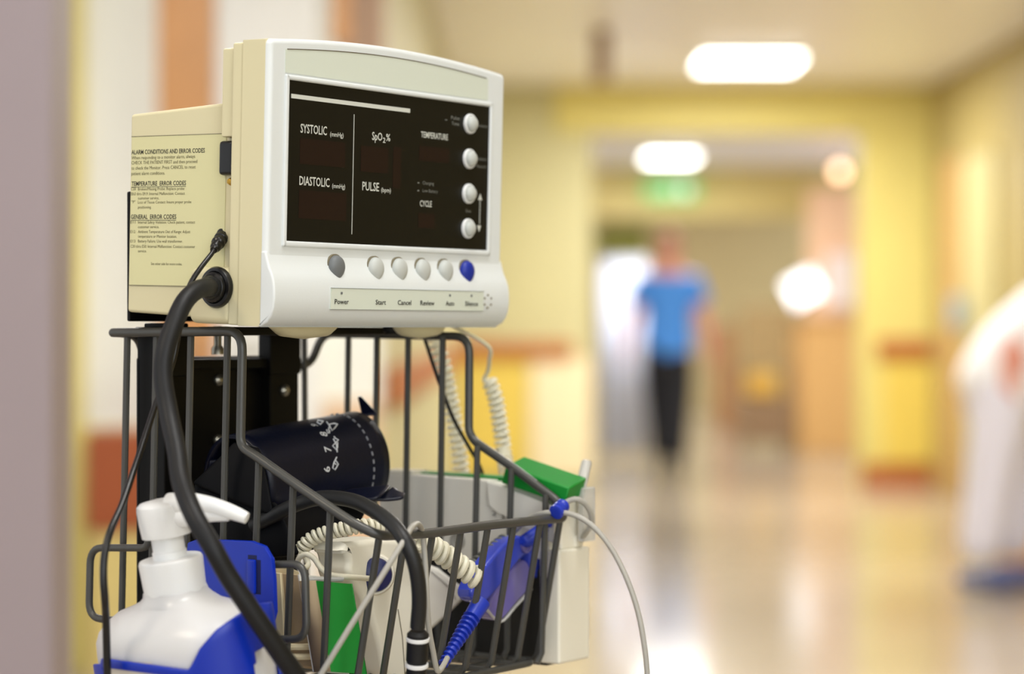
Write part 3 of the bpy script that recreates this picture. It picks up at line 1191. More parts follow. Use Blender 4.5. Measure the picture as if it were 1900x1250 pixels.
# ================================================================== things in the basket
def boxq(tl, tr, bl, depthv, name=None):
    """oblique box from three front corners and a depth vector"""
    br = bl + (tr - tl)
    F4 = [tl, tr, br, bl]
    vs = F4 + [p + depthv for p in F4]
    return vs, [[0, 1, 2, 3], [7, 6, 5, 4], [0, 4, 5, 1], [1, 5, 6, 2], [2, 6, 7, 3], [3, 7, 4, 0]]


# green probe cover box, open at the top
A = qd(586, 1077, 1.300); Bp = qd(652, 1083, 1.312); Cc = qd(614, 1246, 1.304)
dep = Vector((-0.001, 0.012, -0.001))
gb = Thing('probe_cover_box', 'upright green card box with an open top, in the basket behind the grey cable', 'box', Cc)
gb.part('front_panel', MBd().add(*boxq(A, Bp, Cc, Vector((0, 0.0008, 0)))), M_green)
g = MBd()
g.add([A, A + dep, Cc + dep, Cc], [[0, 1, 2, 3]])
o = gb.part('side_panel', g, M_card, recalc=False)
mm = o.modifiers.new('t', 'SOLIDIFY'); mm.thickness = 0.001
g = MBd()
A2, C2 = A + dep + Vector((0, 0, 0.004)), Cc + dep
g.add(*boxq(A2, A2 + (Bp - A), C2, Vector((0, 0.001, 0))))
gb.part('back_panel', g, M_unit)
g = MBd().add([Bp, Bp + dep, Cc + (Bp - A) + dep, Cc + (Bp - A)], [[0, 1, 2, 3]])
o = gb.part('side_panel', g, M_green, recalc=False)
mm = o.modifiers.new('t', 'SOLIDIFY'); mm.thickness = 0.001
g = MBd().tube([A + dep * .5 + Vector((0, 0, 0.001)), Bp + dep * .5 + Vector((0, 0, .003))], 0.0014, 8)
gb.part('cover_stack', g, M_clear)

# folded leaflets and cards left of the green box
cards = [((521, 1062), (534, 1066), (530, 1230), 1.330, 'paper', 'upright cream leaflet beside the blue holder, leftmost of the papers', M_paper, 'leaflet'),
         ((538, 1052), (556, 1060), (566, 1235), 1.335, 'card', 'beige card standing between the cream leaflet and the corrugated sleeve', M_paper, 'card'),
         ((568, 1066), (583, 1072), (596, 1240), 1.320, 'sleeve', 'brown corrugated card sleeve against the side of the green box', M_card, 'cardboard_sleeve')]
for (tl, tr, bl, d_, cat_, lab_, m_, nm_) in cards:
    vs, fs = boxq(qd(*tl, d_), qd(*tr, d_ + 0.006), qd(*bl, d_), Vector((0.001, 0.045, 0)))
    o = MBd().add(vs, fs).build(nm_, m_, qd(*bl, d_))
    bv = o.modifiers.new('b', 'BEVEL'); bv.width = 0.0007
    tag(o, lab_, cat_)
# pack of gloves / cotton rings at the bottom
for (y, nm_, lab_) in ((1194, 'rubber_ring', 'upper of the two cream rings low behind the side wires'), (1212, 'rubber_ring', 'lower of the two cream rings low behind the side wires')):
    c = qd(546, y, 1.335)
    ringp = [c + Vector((0.012 * math.cos(t), 0.016 * math.sin(t), 0)) for t in [2 * math.pi * k / 28 for k in range(29)]]
    tag(MBd().tube(ringp, 0.0020, 8, cap=False).build(nm_, M_paper, c), lab_, 'ring', 'cream rings')

# white thermometer handset with dark blue probe end
hs = Thing('thermometer_handset', 'white thermometer handset with a dark blue round button, at the front of the basket', 'thermometer', qd(720, 1250, 1.33))
out = [(655, 1085), (645, 1060), (650, 1038), (632, 1012), (668, 1002), (730, 996), (766, 1012), (780, 1040), (776, 1100), (764, 1170), (762, 1262), (716, 1262), (706, 1200), (690, 1140), (672, 1105)]
BH = 0.002


def outline(pxs, b):
    return [(p.x, p.z) for p in [qb(x, y, b) for x, y in pxs]]


def chaikin(P, n=2):
    for _ in range(n):
        Q = []
        for i in range(len(P)):
            a, b = P[i], P[(i + 1) % len(P)]
            Q.append((a[0] * .75 + b[0] * .25, a[1] * .75 + b[1] * .25))
            Q.append((a[0] * .25 + b[0] * .75, a[1] * .25 + b[1] * .75))
        P = Q
    return P


bhs = -0.010
g = MBd().prism(chaikin(outline(out, bhs)), bhs, bhs + 0.026, 1, bev=0.004, seg=4)
hbody = hs.part('body', g, M_unitw, smooth=50)
c = qb(706, 1066, bhs - 0.004)
AXB = Vector((-0.62, -0.78, 0.0))
g = MBd().lathe([(0.0128, -0.012), (0.0128, 0.001), (0.0116, 0.0026)], (c.x, bhs + 0.001, c.z), AXB, 40)
hs.part('button_collar', g, M_unitw)
g = MBd().lathe([(0.0104, 0.0), (0.0104, 0.0040), (0.0096, 0.0054), (0.006, 0.0064), (0.001, 0.0068)], (c.x, bhs + 0.001, c.z), AXB, 40)
hs.part('blue_button', g, M_navyd, label='dark blue round button')
g = MBd().tube([Vector((p.x, bhs - 0.0002, p.z)) for p in [qb(x, y, bhs) for x, y in ((738, 1130), (746, 1180), (751, 1250))]], 0.0003, 6)
hs.part('seam', g, M_groove)
# cord from the button
hc = cr([c + Vector((-0.009, 0.0, -0.0015)), qd(648, 1070, 1.318), qd(614, 1066, 1.318), qd(596, 1054, 1.318), qd(583, 1036, 1.32), qd(569, 1028, 1.322), qd(556, 1034, 1.326), qd(553, 1046, 1.33), qd(562, 1054, 1.335), qd(572, 1046, 1.34), qd(560, 1024, 1.345)], 6)
crd = Thing('handset_cord', 'cream coiled cord looping up from the dark blue button', 'cord', hc[-1])
crd.part('lead', MBd().tube(hc, 0.0017, 10), M_cream)
cpth = cr([qd(556, 1022, 1.345), qd(579, 999, 1.342), qd(615, 986, 1.34), qd(649, 979, 1.338), qd(682, 975, 1.34), qd(712, 980, 1.345)], 6)
crd.part('coil', MBd().tube(coil_pts(cpth, 0.0034, 17, 12), 0.0014, 7), M_cream)

# ear thermometer: grey cylinder lying behind
p0, p1 = qd(790, 1025, 1.37), qd(846, 1130, 1.40)
d_ = (qd(862, 1070, 1.42) - qd(790, 1150, 1.36))
gc = Thing('grey_handset', 'light grey rounded handset lying slanted behind the cuff hose', 'handset', qd(800, 1160, 1.36))
GP = outline([(762, 1040), (812, 1046), (846, 1074), (880, 1100), (832, 1146), (792, 1182), (758, 1200)], 0.012)
gc.part('body', MBd().prism(chaikin(GP, 1), 0.012, 0.036, 1, bev=0.005, seg=4), M_unit, smooth=50)
GP = [Vector((p.x, 0.0117, p.z)) for p in [qb(x, y, 0.0117) for x, y in ((800, 1060), (832, 1088), (846, 1112))]]
gc.part('seam', MBd().tube(cr(GP, 5), 0.0003, 6), M_greycord)
# thick cream coiled cord
cpth = cr([qd(778, 1000, 1.35), qd(796, 1010, 1.355), qd(820, 1026, 1.36), qd(848, 1046, 1.365), qd(886, 1074, 1.37)], 6)
o = MBd().tube(coil_pts(cpth, 0.0052, 9, 14), 0.0022, 8).build('coiled_cord', M_cream, cpth[-1])
tag(o, 'thick cream coiled cord running down to the blue finger sensor', 'cord')
cpth = cr([qd(942, 1000, 1.43), qd(915, 1022, 1.42), qd(880, 1052, 1.41)], 6)
M_dcoil = mat('dark_grey_cord', (96, 98, 92), 0.5)
o = MBd().tube(coil_pts(cpth, 0.0042, 8, 14), 0.0013, 7).build('coiled_cord', M_dcoil, cpth[-1])
tag(o, 'thin dark grey coiled cord behind the blue finger sensor', 'cord')

# finger sensor
fs_ = Thing('finger_sensor', 'translucent blue finger clip oxygen sensor leaning inside the basket front', 'sensor', qb(930, 1150, -0.03))
b0 = -0.040
sh1 = [(955, 996), (980, 998), (996, 1012), (996, 1036), (986, 1090), (955, 1122), (930, 1152), (914, 1150), (878, 1120), (873, 1094), (905, 1050)]
sh1 = outline([(934, 1010), (958, 990), (992, 1000), (994, 1020), (962, 1040), (905, 1122), (878, 1116), (872, 1094), (900, 1050)], b0)
fs_.part('upper_shell', MBd().prism(chaikin(sh1), b0, b0 + 0.012, 1, bev=0.0025, seg=3), M_spo)
sh2 = outline([(962, 1038), (985, 1040), (986, 1090), (955, 1124), (932, 1153), (916, 1150), (900, 1124)], b0 + 0.003)
fs_.part('lower_shell', MBd().prism(chaikin(sh2), b0 + 0.003, b0 + 0.015, 1, bev=0.002, seg=3), M_spo2)
sh3 = outline([(980, 1010), (996, 1010), (1024, 1062), (1022, 1070), (998, 1076), (984, 1060)], b0 + 0.002)
fs_.part('grip', MBd().prism(chaikin(sh3, 1), b0 + 0.002, b0 + 0.010, 1, bev=0.0015), M_spo)
c = qb(977, 1011, b0 - 0.001)
fs_.part('hinge', MBd().lathe([(0.0052, -0.001), (0.0052, 0.0015), (0.0036, 0.002), (0.0034, 0.001), (0.0018, 0.001), (0.0016, 0.0022)], (c.x, b0, c.z), (0, -1, 0), 24), M_spo2)
edge = [Vector((p.x, b0 + 0.004, p.z)) for p in [qb(x, y, b0 + .004) for x, y in ((873, 1098), (876, 1118), (900, 1128), (928, 1153), (955, 1126), (986, 1092))]]
fs_.part('clear_edge', MBd().tube(cr(edge, 4), 0.0011, 8), M_clear)
st0, st1 = qd(893, 1116, 1.375), qd(822, 1232, 1.345)
pp, pr = [], []
for i in range(90):
    t = i / 89
    pp.append(st0.lerp(st1, t))
    base = 0.0058 - 0.0030 * t
    pr.append(base if t < 0.25 else (base * (1.12 if (i // 3) % 2 else 0.72)))
fs_.part('strain_relief', MBd().tube(pp, pr, 14), M_strap)
st0, st1 = qd(966, 1010, 1.428), qd(1046, 932, 1.43)
mid_ = qd(1008, 978, 1.432)
pp = cr([st0, mid_, st1], 22)
pr = []
for i in range(len(pp)):
    t = i / (len(pp) - 1)
    pr.append((0.0020 + 0.028 * t) if t < 0.1 else (0.0048 - 0.0014 * t) if t < 0.45 else (0.0040 - 0.0008 * t) * (1.15 if (i // 2) % 2 else 0.8))
fs_.part('strap', MBd().tube(pp, pr, 14), M_strap)
o = fs_.part('strap_knot', MBd().lathe([(0.003, 0), (0.0048, 0.001), (0.0048, 0.003), (0.0034, 0.0035), (0.0048, 0.0045), (0.0048, 0.0065), (0.0034, 0.007), (0.0046, 0.0085), (0.0046, 0.0105), (0.003, 0.0115)], qd(1030, 952, 1.408), qd(1052, 930, 1.42) - qd(1030, 952, 1.408), 16), M_strap)

# sensor cable over the corner and down
cab = [qd(955, 985, 1.44), qd(975, 966, 1.425), qd(990, 957, 1.42), qd(1012, 951, 1.413), qd(1040, 950, 1.41), qd(1072, 958, 1.405), qd(1104, 980, 1.40), qd(1136, 1020, 1.395), qd(1164, 1076, 1.39),
       qd(1184, 1136, 1.387), qd(1196, 1200, 1.385), qd(1202, 1260, 1.385), qd(1206, 1330, 1.385)]
cab = cr(cab, 7)
tag(MBd().tube(cab, 0.0017, 10).build('sensor_cable', M_greycord, cab[-1]), 'grey cable bending over the right basket corner and hanging outside', 'cable')
cab = cr([qd(1046, 934, 1.425), qd(1058, 928, 1.425), qd(1070, 926, 1.425), qd(1085, 934, 1.428), qd(1096, 952, 1.432), qd(1097, 972, 1.436), qd(1089, 985, 1.44), qd(1080, 998, 1.45)], 6)
tag(MBd().tube(cab, 0.0018, 10).build('sensor_cable', M_greycord, cab[-1]), 'short taupe cable loop at the blue knotted strap on the basket corner', 'cable')
cab = cr([qd(585, 1268, 1.245), qd(596, 1250, 1.245), qd(650, 1162, 1.245), qd(700, 1082, 1.246), qd(740, 1018, 1.25), qd(760, 984, 1.262), qd(768, 974, 1.272), qd(776, 972, 1.288), qd(782, 982, 1.305), qd(786, 1005, 1.31), qd(790, 1060, 1.31),
          qd(792, 1110, 1.31), qd(796, 1165, 1.315), qd(803, 1205, 1.32), qd(811, 1243, 1.325), qd(820, 1238, 1.33), qd(830, 1220, 1.34)], 7)
tag(MBd().tube(cab, 0.00165, 10).build('sensor_cable', M_greycord, cab[-1]), 'light grey cable hooked over the front rail beside the cuff hose', 'cable')

# ================================================================== thermometer unit hung on the far side of the basket
tu = Thing('thermometer_unit', 'pale grey thermometer unit with white side case, hung outside the far side of the basket', 'thermometer', (0.235, 0.02, -0.235))
TA = 0.216
q = lambda x, y: qa(x, y, TA)
P_ = [(p.y, p.z) for p in [q(x, y) for x, y in ((702, 876), (905, 891), (905, 935), (925, 950), (1010, 955), (1022, 1036), (905, 1042), (702, 1036))]]
g = MBd().prism(P_, TA, TA + 0.032, 0, bev=0.0015)
P_ = [(p.y, p.z) for p in [q(x, y) for x, y in ((907, 893), (930, 899), (1034, 938), (1034, 1010), (925, 950), (910, 938))]]
g.prism(P_, TA - 0.003, TA + 0.034, 0, bev=0.0015)
tu.part('grey_case', g, M_unit)
P_ = [(p.y, p.z) for p in [q(x, y) for x, y in ((704, 872), (760, 874), (760, 880), (704, 878))]]
tu.part('latch', MBd().prism(P_, TA + .002, TA + 0.02, 0), M_unitw)
lo = q(1016, 1236)
hi = q(706, 1034)
M_dark = mat('black_case_plastic', (26, 25, 22), 0.5)
tu.part('lower_case', MBd().box((TA, lo.y, lo.z), (TA + 0.030, hi.y, hi.z), 0.002), M_dark)
pw0 = qa(1030, 1240, TA)
g = MBd().box((TA - 0.001, pw0.y - 0.004, qa(1030, 1232, TA).z), (TA + 0.034, pw0.y + 0.012, qa(1030, 1020, TA).z), 0.002, 3)
g.box((TA + 0.004, pw0.y - 0.002, qa(1030, 1022, TA).z), (TA + 0.030, pw0.y + 0.010, qa(1030, 925, TA).z), 0.002, 3)
wc = tu.part('white_case', g, M_unitw)
g = MBd().lathe([(0.0055, 0), (0.0055, 0.006), (0.0035, 0.0085), (0.001, 0.0095)], (TA + 0.022, pw0.y + 0.002, qa(1030, 1018, TA).z), (0, 0, 1), 20)
tu.part('dome', g, M_unitw, wc)
# scale marks
g = MBd()
text_to(g, '2 3 7 2', 0.0, 0.024, 0, 0.0028, lambda u, v: Vector((TA - 0.0032, q(918, 948).y - u, q(918, 948).z + v - 0.0022 - u * 0.28)))
tu.part('scale_marks', g, M_ink_k, recalc=False)
c = qa(850, 1003, TA)
g = MBd().lathe([(0.0060, 0), (0.0060, 0.001), (0.0045, 0.0012), (0.004, 0.0004)], (TA, c.y, c.z), (-1, 0, 0), 20)
c = qa(975, 1000, TA)
tu.part('round_button', g, M_greycord)
# clear straw-like probe
o = MBd().tube([qd(1062, 975, 1.46), qd(1088, 858, 1.475), qd(1089, 853, 1.475)], [0.0036, 0.0034, 0.0024], 14).build('thermometer_probe', M_clear, qd(1062, 975, 1.46))
tag(o, 'clear white straw-like probe sticking up at the basket corner', 'probe')
g = MBd().box((0.2335, -0.062, qd(1080, 1010, 1.43).z), (0.247, -0.057, qd(1080, 908, 1.43).z), 0.001)
tag(g.build('probe_sleeve', M_clear, (0.238, -0.065, -0.14)), 'milky clear sleeve around the foot of the straw-like probe', 'sleeve')
# green boxes on top of the unit
A = qd(952, 862, 1.485); Bp = qd(1064, 900, 1.450); Cc = qd(930, 896, 1.48)
vs, fs = boxq(qa(938, 864, .2125), qa(1056, 905, .2125), qa(930, 896, .2125), Vector((0.026, 0.004, 0.005)))
o = MBd().add(vs, fs).build('probe_cover_box', M_green, qd(930, 897, 1.47))
bv = o.modifiers.new('b', 'BEVEL'); bv.width = 0.001; bv.segments = 2
tag(o, 'green card box lying tilted on top of the thermometer unit', 'box')
q0, q1 = qa(722, 876, TA + .012), qa(955, 892, TA + .012)
P_ = [(p.y, p.z) for p in [qa(x, y, TA + .012) for x, y in ((725, 873), (950, 886), (950, 894), (725, 880))]]
o = MBd().prism(P_, TA + .012, TA + .03, 0).build('probe_cover_box', M_green, (TA + .02, q1.y, q1.z))
tag(o, 'flat dark green card box edge lying along the thermometer unit top', 'box')

# hanging coiled cords behind the basket
cpth = cr([qd(806, 618, 1.56), qd(812, 643, 1.56), qd(823, 679, 1.56), qd(833, 722, 1.56), qd(840, 759, 1.56), qd(844, 789, 1.56), qd(848, 814, 1.56), qd(853, 844, 1.56), qd(857, 882, 1.56)], 6)
o = MBd().tube(coil_pts(cpth, 0.0046, 21, 14), 0.0014, 7).build('coiled_cord', M_cream, cpth[-1])
tag(o, 'white coiled cord hanging behind the basket side wires', 'cord')
cpth = cr([qd(907, 704, 1.55), qd(919, 737, 1.55), qd(925, 771, 1.55), qd(931, 808, 1.55), qd(935, 841, 1.55), qd(940, 872, 1.54)], 6)
cc_ = Thing('coiled_cord', 'white coiled cord with a straight top lead, hanging right of the basket', 'cord', cpth[-1])
cc_.part('coil', MBd().tube(coil_pts(cpth, 0.0044, 15, 14), 0.0015, 7), M_cream)
cc_.part('lead', MBd().tube(cr([IC @ (MON @ Vector((0.205, 0.03, 0.004))), qd(903, 640, 1.51), qd(908, 668, 1.53), qd(905, 690, 1.545), qd(898, 704, 1.55), qd(904, 712, 1.548)], 6), 0.0014, 8), M_cream)
cab = cr([qd(784, 616, 1.50), qd(792, 640, 1.50), qd(805, 680, 1.495), qd(823, 730, 1.49), qd(842, 778, 1.49), qd(868, 825, 1.50), qd(888, 860, 1.51), qd(900, 892, 1.52)], 6)
o = MBd().tube(cab, 0.0013, 8).build('sensor_cable', M_rubber2, cab[-1])
tag(o, 'thin dark grey cable slanting down behind the basket under the monitor', 'cable')

# ================================================================== the building
def pbox(px0, px1, z0, z1, Y, th=0.12):
    return (((px0 - 950) / F * Y, Y, z0), ((px1 - 950) / F * Y, Y + th, z1))


def zz(py, Y):
    return CAMZ + (612 - py) / F * Y


def wallm(name, col, rough=0.55):
    return mat(name, col, rough, noise=0.03, nscale=3)


W_cream = wallm('wall_cream', (240, 241, 230))
W_yel = wallm('wall_yellow', (218, 204, 122))
W_yel2 = wallm('wall_pale_yellow', (196, 190, 146))
W_gold = wallm('wall_gold', (216, 196, 124))
W_oran = wallm('wainscot_peach', (222, 188, 152))
W_brown = wallm('rail_brown_wood', (176, 104, 52))
W_door = mat('door_orange_wood', (206, 150, 92), 0.4, noise=0.1, nscale=4)
W_white = wallm('white_paint', (236, 236, 230))
W_ceil = mat('ceiling_tiles', (248, 247, 255), 0.38, spec=0.8)
W_mauve = wallm('jamb_mauve', (166, 153, 158))
W_tan = wallm('wall_tan', (222, 200, 146))
W_olive = wallm('olive_board', (150, 150, 60))

fm = bpy.data.materials.new('polished_floor')
fm.use_nodes = True
nt = fm.node_tree
p = nt.nodes['Principled BSDF']
tc = nt.nodes.new('ShaderNodeTexCoord')
nz_ = nt.nodes.new('ShaderNodeTexNoise')
nz_.inputs['Scale'].default_value = 0.9
nz_.inputs['Detail'].default_value = 3
rp = nt.nodes.new('ShaderNodeValToRGB')
rp.color_ramp.elements[0].color = srgb(168, 154, 134)
rp.color_ramp.elements[1].color = srgb(182, 169, 150)
rp.color_ramp.elements[0].position = 0.35
rp.color_ramp.elements[1].position = 0.65
nt.links.new(tc.outputs['Object'], nz_.inputs['Vector'])
nt.links.new(nz_.outputs['Fac'], rp.inputs['Fac'])
nt.links.new(rp.outputs['Color'], p.inputs['Base Color'])
p.inputs['Roughness'].default_value = 0.13
p.inputs['Specular IOR Level'].default_value = 0.25
p.inputs['Coat Weight'].default_value = 0.0
p.inputs['Coat Roughness'].default_value = 0.12


def struct(name, g, m):
    o = g.build(name, m, (0, 0, 0), frame=WORLD)
    o['kind'] = 'structure'
    return o


struct('floor', MBd().box((-4, -4, -0.1), (4, 34, 0)), fm)
struct('ceiling', MBd().box((-4, -4, CEIL), (4, 34, CEIL + 0.1)), W_ceil)
RX = 2.83
struct('wall_right', MBd().box((RX, -4, 0), (RX + 0.1, 15.3, CEIL)), wallm('wall_soft_yellow', (168, 150, 92)))
# near door jamb at the very left
struct('wall_near_left', MBd().box((-2.4, 2.6, 0), (-0.528, 2.72, CEIL), 0.004), W_mauve)
# left bay wall facing the camera
YL = 7.0
bay = MBd()
xl0, xl1 = (-400 - 950) / F * YL, (705 - 950) / F * YL
bay.box((xl0, YL, 0.752), (xl1, YL + 0.12, CEIL))
struct('wall_left', bay, W_cream)
struct('trim_1', MBd().box((xl0, YL - 0.01, 0), (xl1, YL + 0.12, 0.752)), W_gold)
struct('wall_left_return', MBd().box((xl1 - 0.1, YL + .12, 0), (xl1, 15.3, CEIL)), W_yel2)
struct('trim_2', MBd().box((xl1, YL + .2, 0.80), (xl1 + 0.05, 15.2, 0.93), 0.01), W_brown)
struct('trim_3', MBd().box((xl1 - 0.13, YL - 0.02, 1.75), (xl1 + 0.012, YL + 0.13, CEIL - .002), 0.01), mat('brown_trim', (164, 132, 104), 0.5))
# yellow door frame and wood door
x0, x1 = (100 - 950) / F * YL, (158 - 950) / F * YL
struct('trim_4', MBd().box((x0, YL - 0.03, 0.0), (x1, YL, CEIL), 0.004), W_yel)


def door(n, px0, px1, z1, m, Y, handle=True, lower=None):
    r = Thing('door_%d' % n, None, None, ((px0 + px1) / 2 / F * Y - 950 / F * Y, Y, 0), WORLD)
    r.o['kind'] = 'structure'
    xa, xb = (px0 - 950) / F * Y, (px1 - 950) / F * Y
    r.part('door_leaf', MBd().box((xa, Y - 0.045, 0.01), (xb, Y - 0.001, z1), 0.003), m)
    if handle:
        r.part('door_handle', MBd().tube([Vector((xa + 0.05, Y - 0.05, 1.0)), Vector((xa + 0.05, Y - 0.09, 1.0)), Vector((xa + 0.15, Y - 0.09, 1.0))], 0.009, 10), M_steel)
    return r


door(1, 297, 402, 2.1, W_door, YL)
door(2, 410, 596, 2.1, W_white, YL)
struct('trim_5', MBd().box(((402 - 950) / F * YL, YL - 0.03, 0), ((410 - 950) / F * YL, YL, 2.14)), W_white)
struct('trim_6', MBd().box(((616 - 950) / F * YL, YL - 0.03, 1.93), ((650 - 950) / F * YL, YL, 2.35), 0.01), W_door)
# peach wainscot to the right of the doors
struct('trim_7', MBd().box(((600 - 950) / F * YL, YL - 0.02, 0), ((704 - 950) / F * YL, YL - 0.0, 0.83)), W_oran)
cb = Thing('storage_box', 'brown-orange box against the cream wall, behind the basket at the left', 'box', ((228 - 950) / F * 6.8, 6.8, 0), WORLD)
xa, xb = (168 - 950) / F * 6.8, (288 - 950) / F * 6.8
M_bbox = mat('brown_orange_laminate', (156, 78, 36), 0.5)
cb.part('body', MBd().box((xa, 6.72, zz(985, 6.72)), (xb, 6.98, zz(802, 6.72)), 0.01), M_bbox)
cb.part('plinth', MBd().box((xa + 0.01, 6.74, 0), (xb - .01, 6.98, zz(985, 6.72)), 0.005), W_gold)

# cross wall at 15.3 m with header
Y1 = 15.3
struct('wall_header', MBd().box(((1030 - 950) / F * Y1, Y1 - .03, zz(246, Y1)), (RX + .1, Y1 + 0.25, CEIL)), W_yel)
struct('wall_cross_left', MBd().box((xl1 - .1, Y1, 0), ((1098 - 950) / F * Y1, Y1 + 0.25, CEIL)), W_yel2)
struct('wall_cross_right', MBd().box(((1598 - 950) / F * Y1, Y1, 0), (RX + .1, Y1 + 0.25, zz(240, Y1))), W_yel)
# rails and panels on the cross wall
struct('trim_8', MBd().box(((1625 - 950) / F * Y1, Y1 - 0.06, 0.86), ((1742 - 950) / F * Y1, Y1, 0.99), 0.01), W_brown)
M_sat = wallm('crash_panel_yellow', (226, 200, 92))
struct('trim_9', MBd().box(((1640 - 950) / F * Y1, Y1 - 0.02, 0.16), ((1738 - 950) / F * Y1, Y1, 0.86)), M_sat)
struct('baseboard_right', MBd().box(((1598 - 950) / F * Y1, Y1 - 0.025, 0), ((1742 - 950) / F * Y1, Y1, 0.15)), W_brown)
struct('trim_10', MBd().box(((850 - 950) / F * Y1, Y1 - 0.06, 0.86), ((1062 - 950) / F * Y1, Y1, 0.97), 0.01), W_brown)
struct('trim_11', MBd().box(((850 - 950) / F * Y1, Y1 - 0.02, 0.05), ((980 - 950) / F * Y1, Y1, 0.86)), M_sat)
struct('trim_12', MBd().box(((985 - 950) / F * Y1, Y1 - 0.02, 0.05), ((1098 - 950) / F * Y1, Y1, 0.86)), mat('pale_panel', (240, 226, 190), 0.5))
# smoke detector / speaker box hanging from the ceiling
o = MBd().box(((1100 - 950) / F * 12.5, 12.4, zz(150, 12.5)), ((1132 - 950) / F * 12.5, 12.6, CEIL), 0.01).build('ceiling_sign', mat('dim_brown', (160, 132, 110), 0.6), ((1116 - 950) / F * 12.5, 12.5, CEIL - .2), frame=WORLD)
tag(o, 'small brownish box hanging from the ceiling left of the near lamp', 'sign')
# right wall door frame and notice
struct('trim_13', MBd().box((RX - 0.04, 14.2, 0.0), (RX, 14.75, 2.15), 0.01), mat('brown_frame', (188, 150, 90), 0.5))
struct('door_3', MBd().box((RX - 0.03, 13.15, 0.0), (RX, 14.1, 2.1), 0.01), wallm('door_cream', (180, 168, 116)))
o = MBd().box((RX - 0.10, 13.9, 1.06), (RX - .001, 14.15, 1.26), 0.01).build('glove_dispenser', mat('grey_blue_plastic', (150, 160, 165), 0.5), (RX - .05, 14.0, 1.06), frame=WORLD)
tag(o, 'grey-blue dispenser on the right wall above the leaning person', 'dispenser')

# second header and end wall
Y2 = 23.0
struct('wall_header_far', MBd().box((-1.5, Y2, zz(402, Y2)), (4.0, Y2 + 0.2, CEIL)), W_gold)
struct('wall_far_left', MBd().box((-1.5, Y2, 0), ((1098 - 950) / F * Y2, Y2 + 0.2, 2.3)), W_yel2)
struct('wall_far_right', MBd().box(((1500 - 950) / F * Y2, Y2, 0), (4.0, Y2 + 0.2, 2.3)), W_gold)
Y3 = 30.0
struct('wall_end', MBd().box((-2, Y3, 0), (4.5, Y3 + 0.1, CEIL)), W_tan)
o = MBd().box(((1108 - 950) / F * 29.9, 29.8, zz(478, 29.9)), ((1200 - 950) / F * 29.9, 29.95, zz(420, 29.9)), 0.01).build('notice_board', W_olive, ((1150 - 950) / F * 29.9, 29.85, 2.0), frame=WORLD)
tag(o, 'olive green board on the far end wall above the pale screen', 'board')

# exit sign
es_x = (1245 - 950) / F * 22.9
ex = Thing('exit_sign', 'green exit sign over the far corridor opening', 'sign', (es_x, 22.85, zz(372, 22.85)), WORLD)
M_exit = mat('exit_green', (110, 190, 110), 0.4, emit=(100, 200, 110), es=0.45)
ex.part('panel', MBd().box((es_x - 0.26, 22.84, zz(368, 22.85)), (es_x + 0.26, 22.99, zz(338, 22.85)), 0.006), M_exit)
M_pict = mat('exit_white', (240, 250, 240), 0.4, emit=(230, 255, 235), es=0.6)
zc = zz(353, 22.85)
g = MBd().box((es_x + 0.09, 22.83, zc - 0.05), (es_x + 0.17, 22.838, zc + 0.055))
g.tube([Vector((es_x - 0.10, 22.833, zc - 0.05)), Vector((es_x - 0.05, 22.833, zc - 0.01)), Vector((es_x - 0.02, 22.833, zc + 0.03))], 0.008, 6)
g.tube([Vector((es_x + 0.02, 22.833, zc - 0.05)), Vector((es_x - 0.02, 22.833, zc - 0.015)), Vector((es_x - 0.02, 22.833, zc + 0.03))], 0.008, 6)
g.lathe([(0.012, 0), (0.012, 0.004)], (es_x - 0.01, 22.835, zc + 0.047), (0, -1, 0), 12)
ex.part('running_figure', g, M_pict)

# ceiling light panels; those beside and between the regular row are added fill
M_diff = mat('lamp_diffuser', (255, 252, 245), 0.5, emit=(255, 253, 248), es=9.0)
for i, (x, y) in enumerate(PANELS):
    lbl = ['square white ceiling lamp behind the viewpoint', 'square white ceiling lamp above the stand, out of the frame', 'large bright ceiling lamp, the nearer one down the corridor',
           'smaller bright ceiling lamp beyond the first yellow header', 'square white fill lamp added above the vital signs monitor, out of the frame',
           'square white fill lamp added in front of the orange door, out of the frame', 'ceiling lamp hidden behind the far header', 'added fill lamp hidden behind the first yellow header', 'warm white fill lamp added left of the viewpoint, out of the frame', 'square white fill lamp added before the near visible one, out of the frame'][i]
    t = Thing('ceiling_light', lbl, 'lamp', (x, y, CEIL), WORLD, 'corridor ceiling lamps')
    hw = 0.29 if i != 3 else 0.23
    t.part('frame', MBd().box((x - hw - .03, y - .33, CEIL - 0.03), (x + hw + .03, y + .33, CEIL - 0.001), 0.004), W_white)
    t.part('diffuser', MBd().box((x - hw, y - .30, CEIL - 0.045), (x + hw, y + .30, CEIL - 0.028), 0.003), M_diff)

# reception corner: desk, screen, bracket lamp, peach panel
YD = 19.6
xa, xb = (1482 - 950) / F * YD, (1592 - 950) / F * YD
M_desk = mat('orange_wood_laminate', (236, 184, 112), 0.4)
dk = Thing('reception_desk', 'orange wood reception desk right of the corridor opening', 'desk', ((xa + xb) / 2, YD + .3, 0), WORLD)
dk.part('front_panel', MBd().box((xa, YD, 0.0), (xb, YD + 0.7, 1.12), 0.01), M_desk)
dk.part('top', MBd().box((xa - 0.05, YD - 0.05, 1.12), (xb + .05, YD + 0.75, 1.16), 0.01), M_desk)
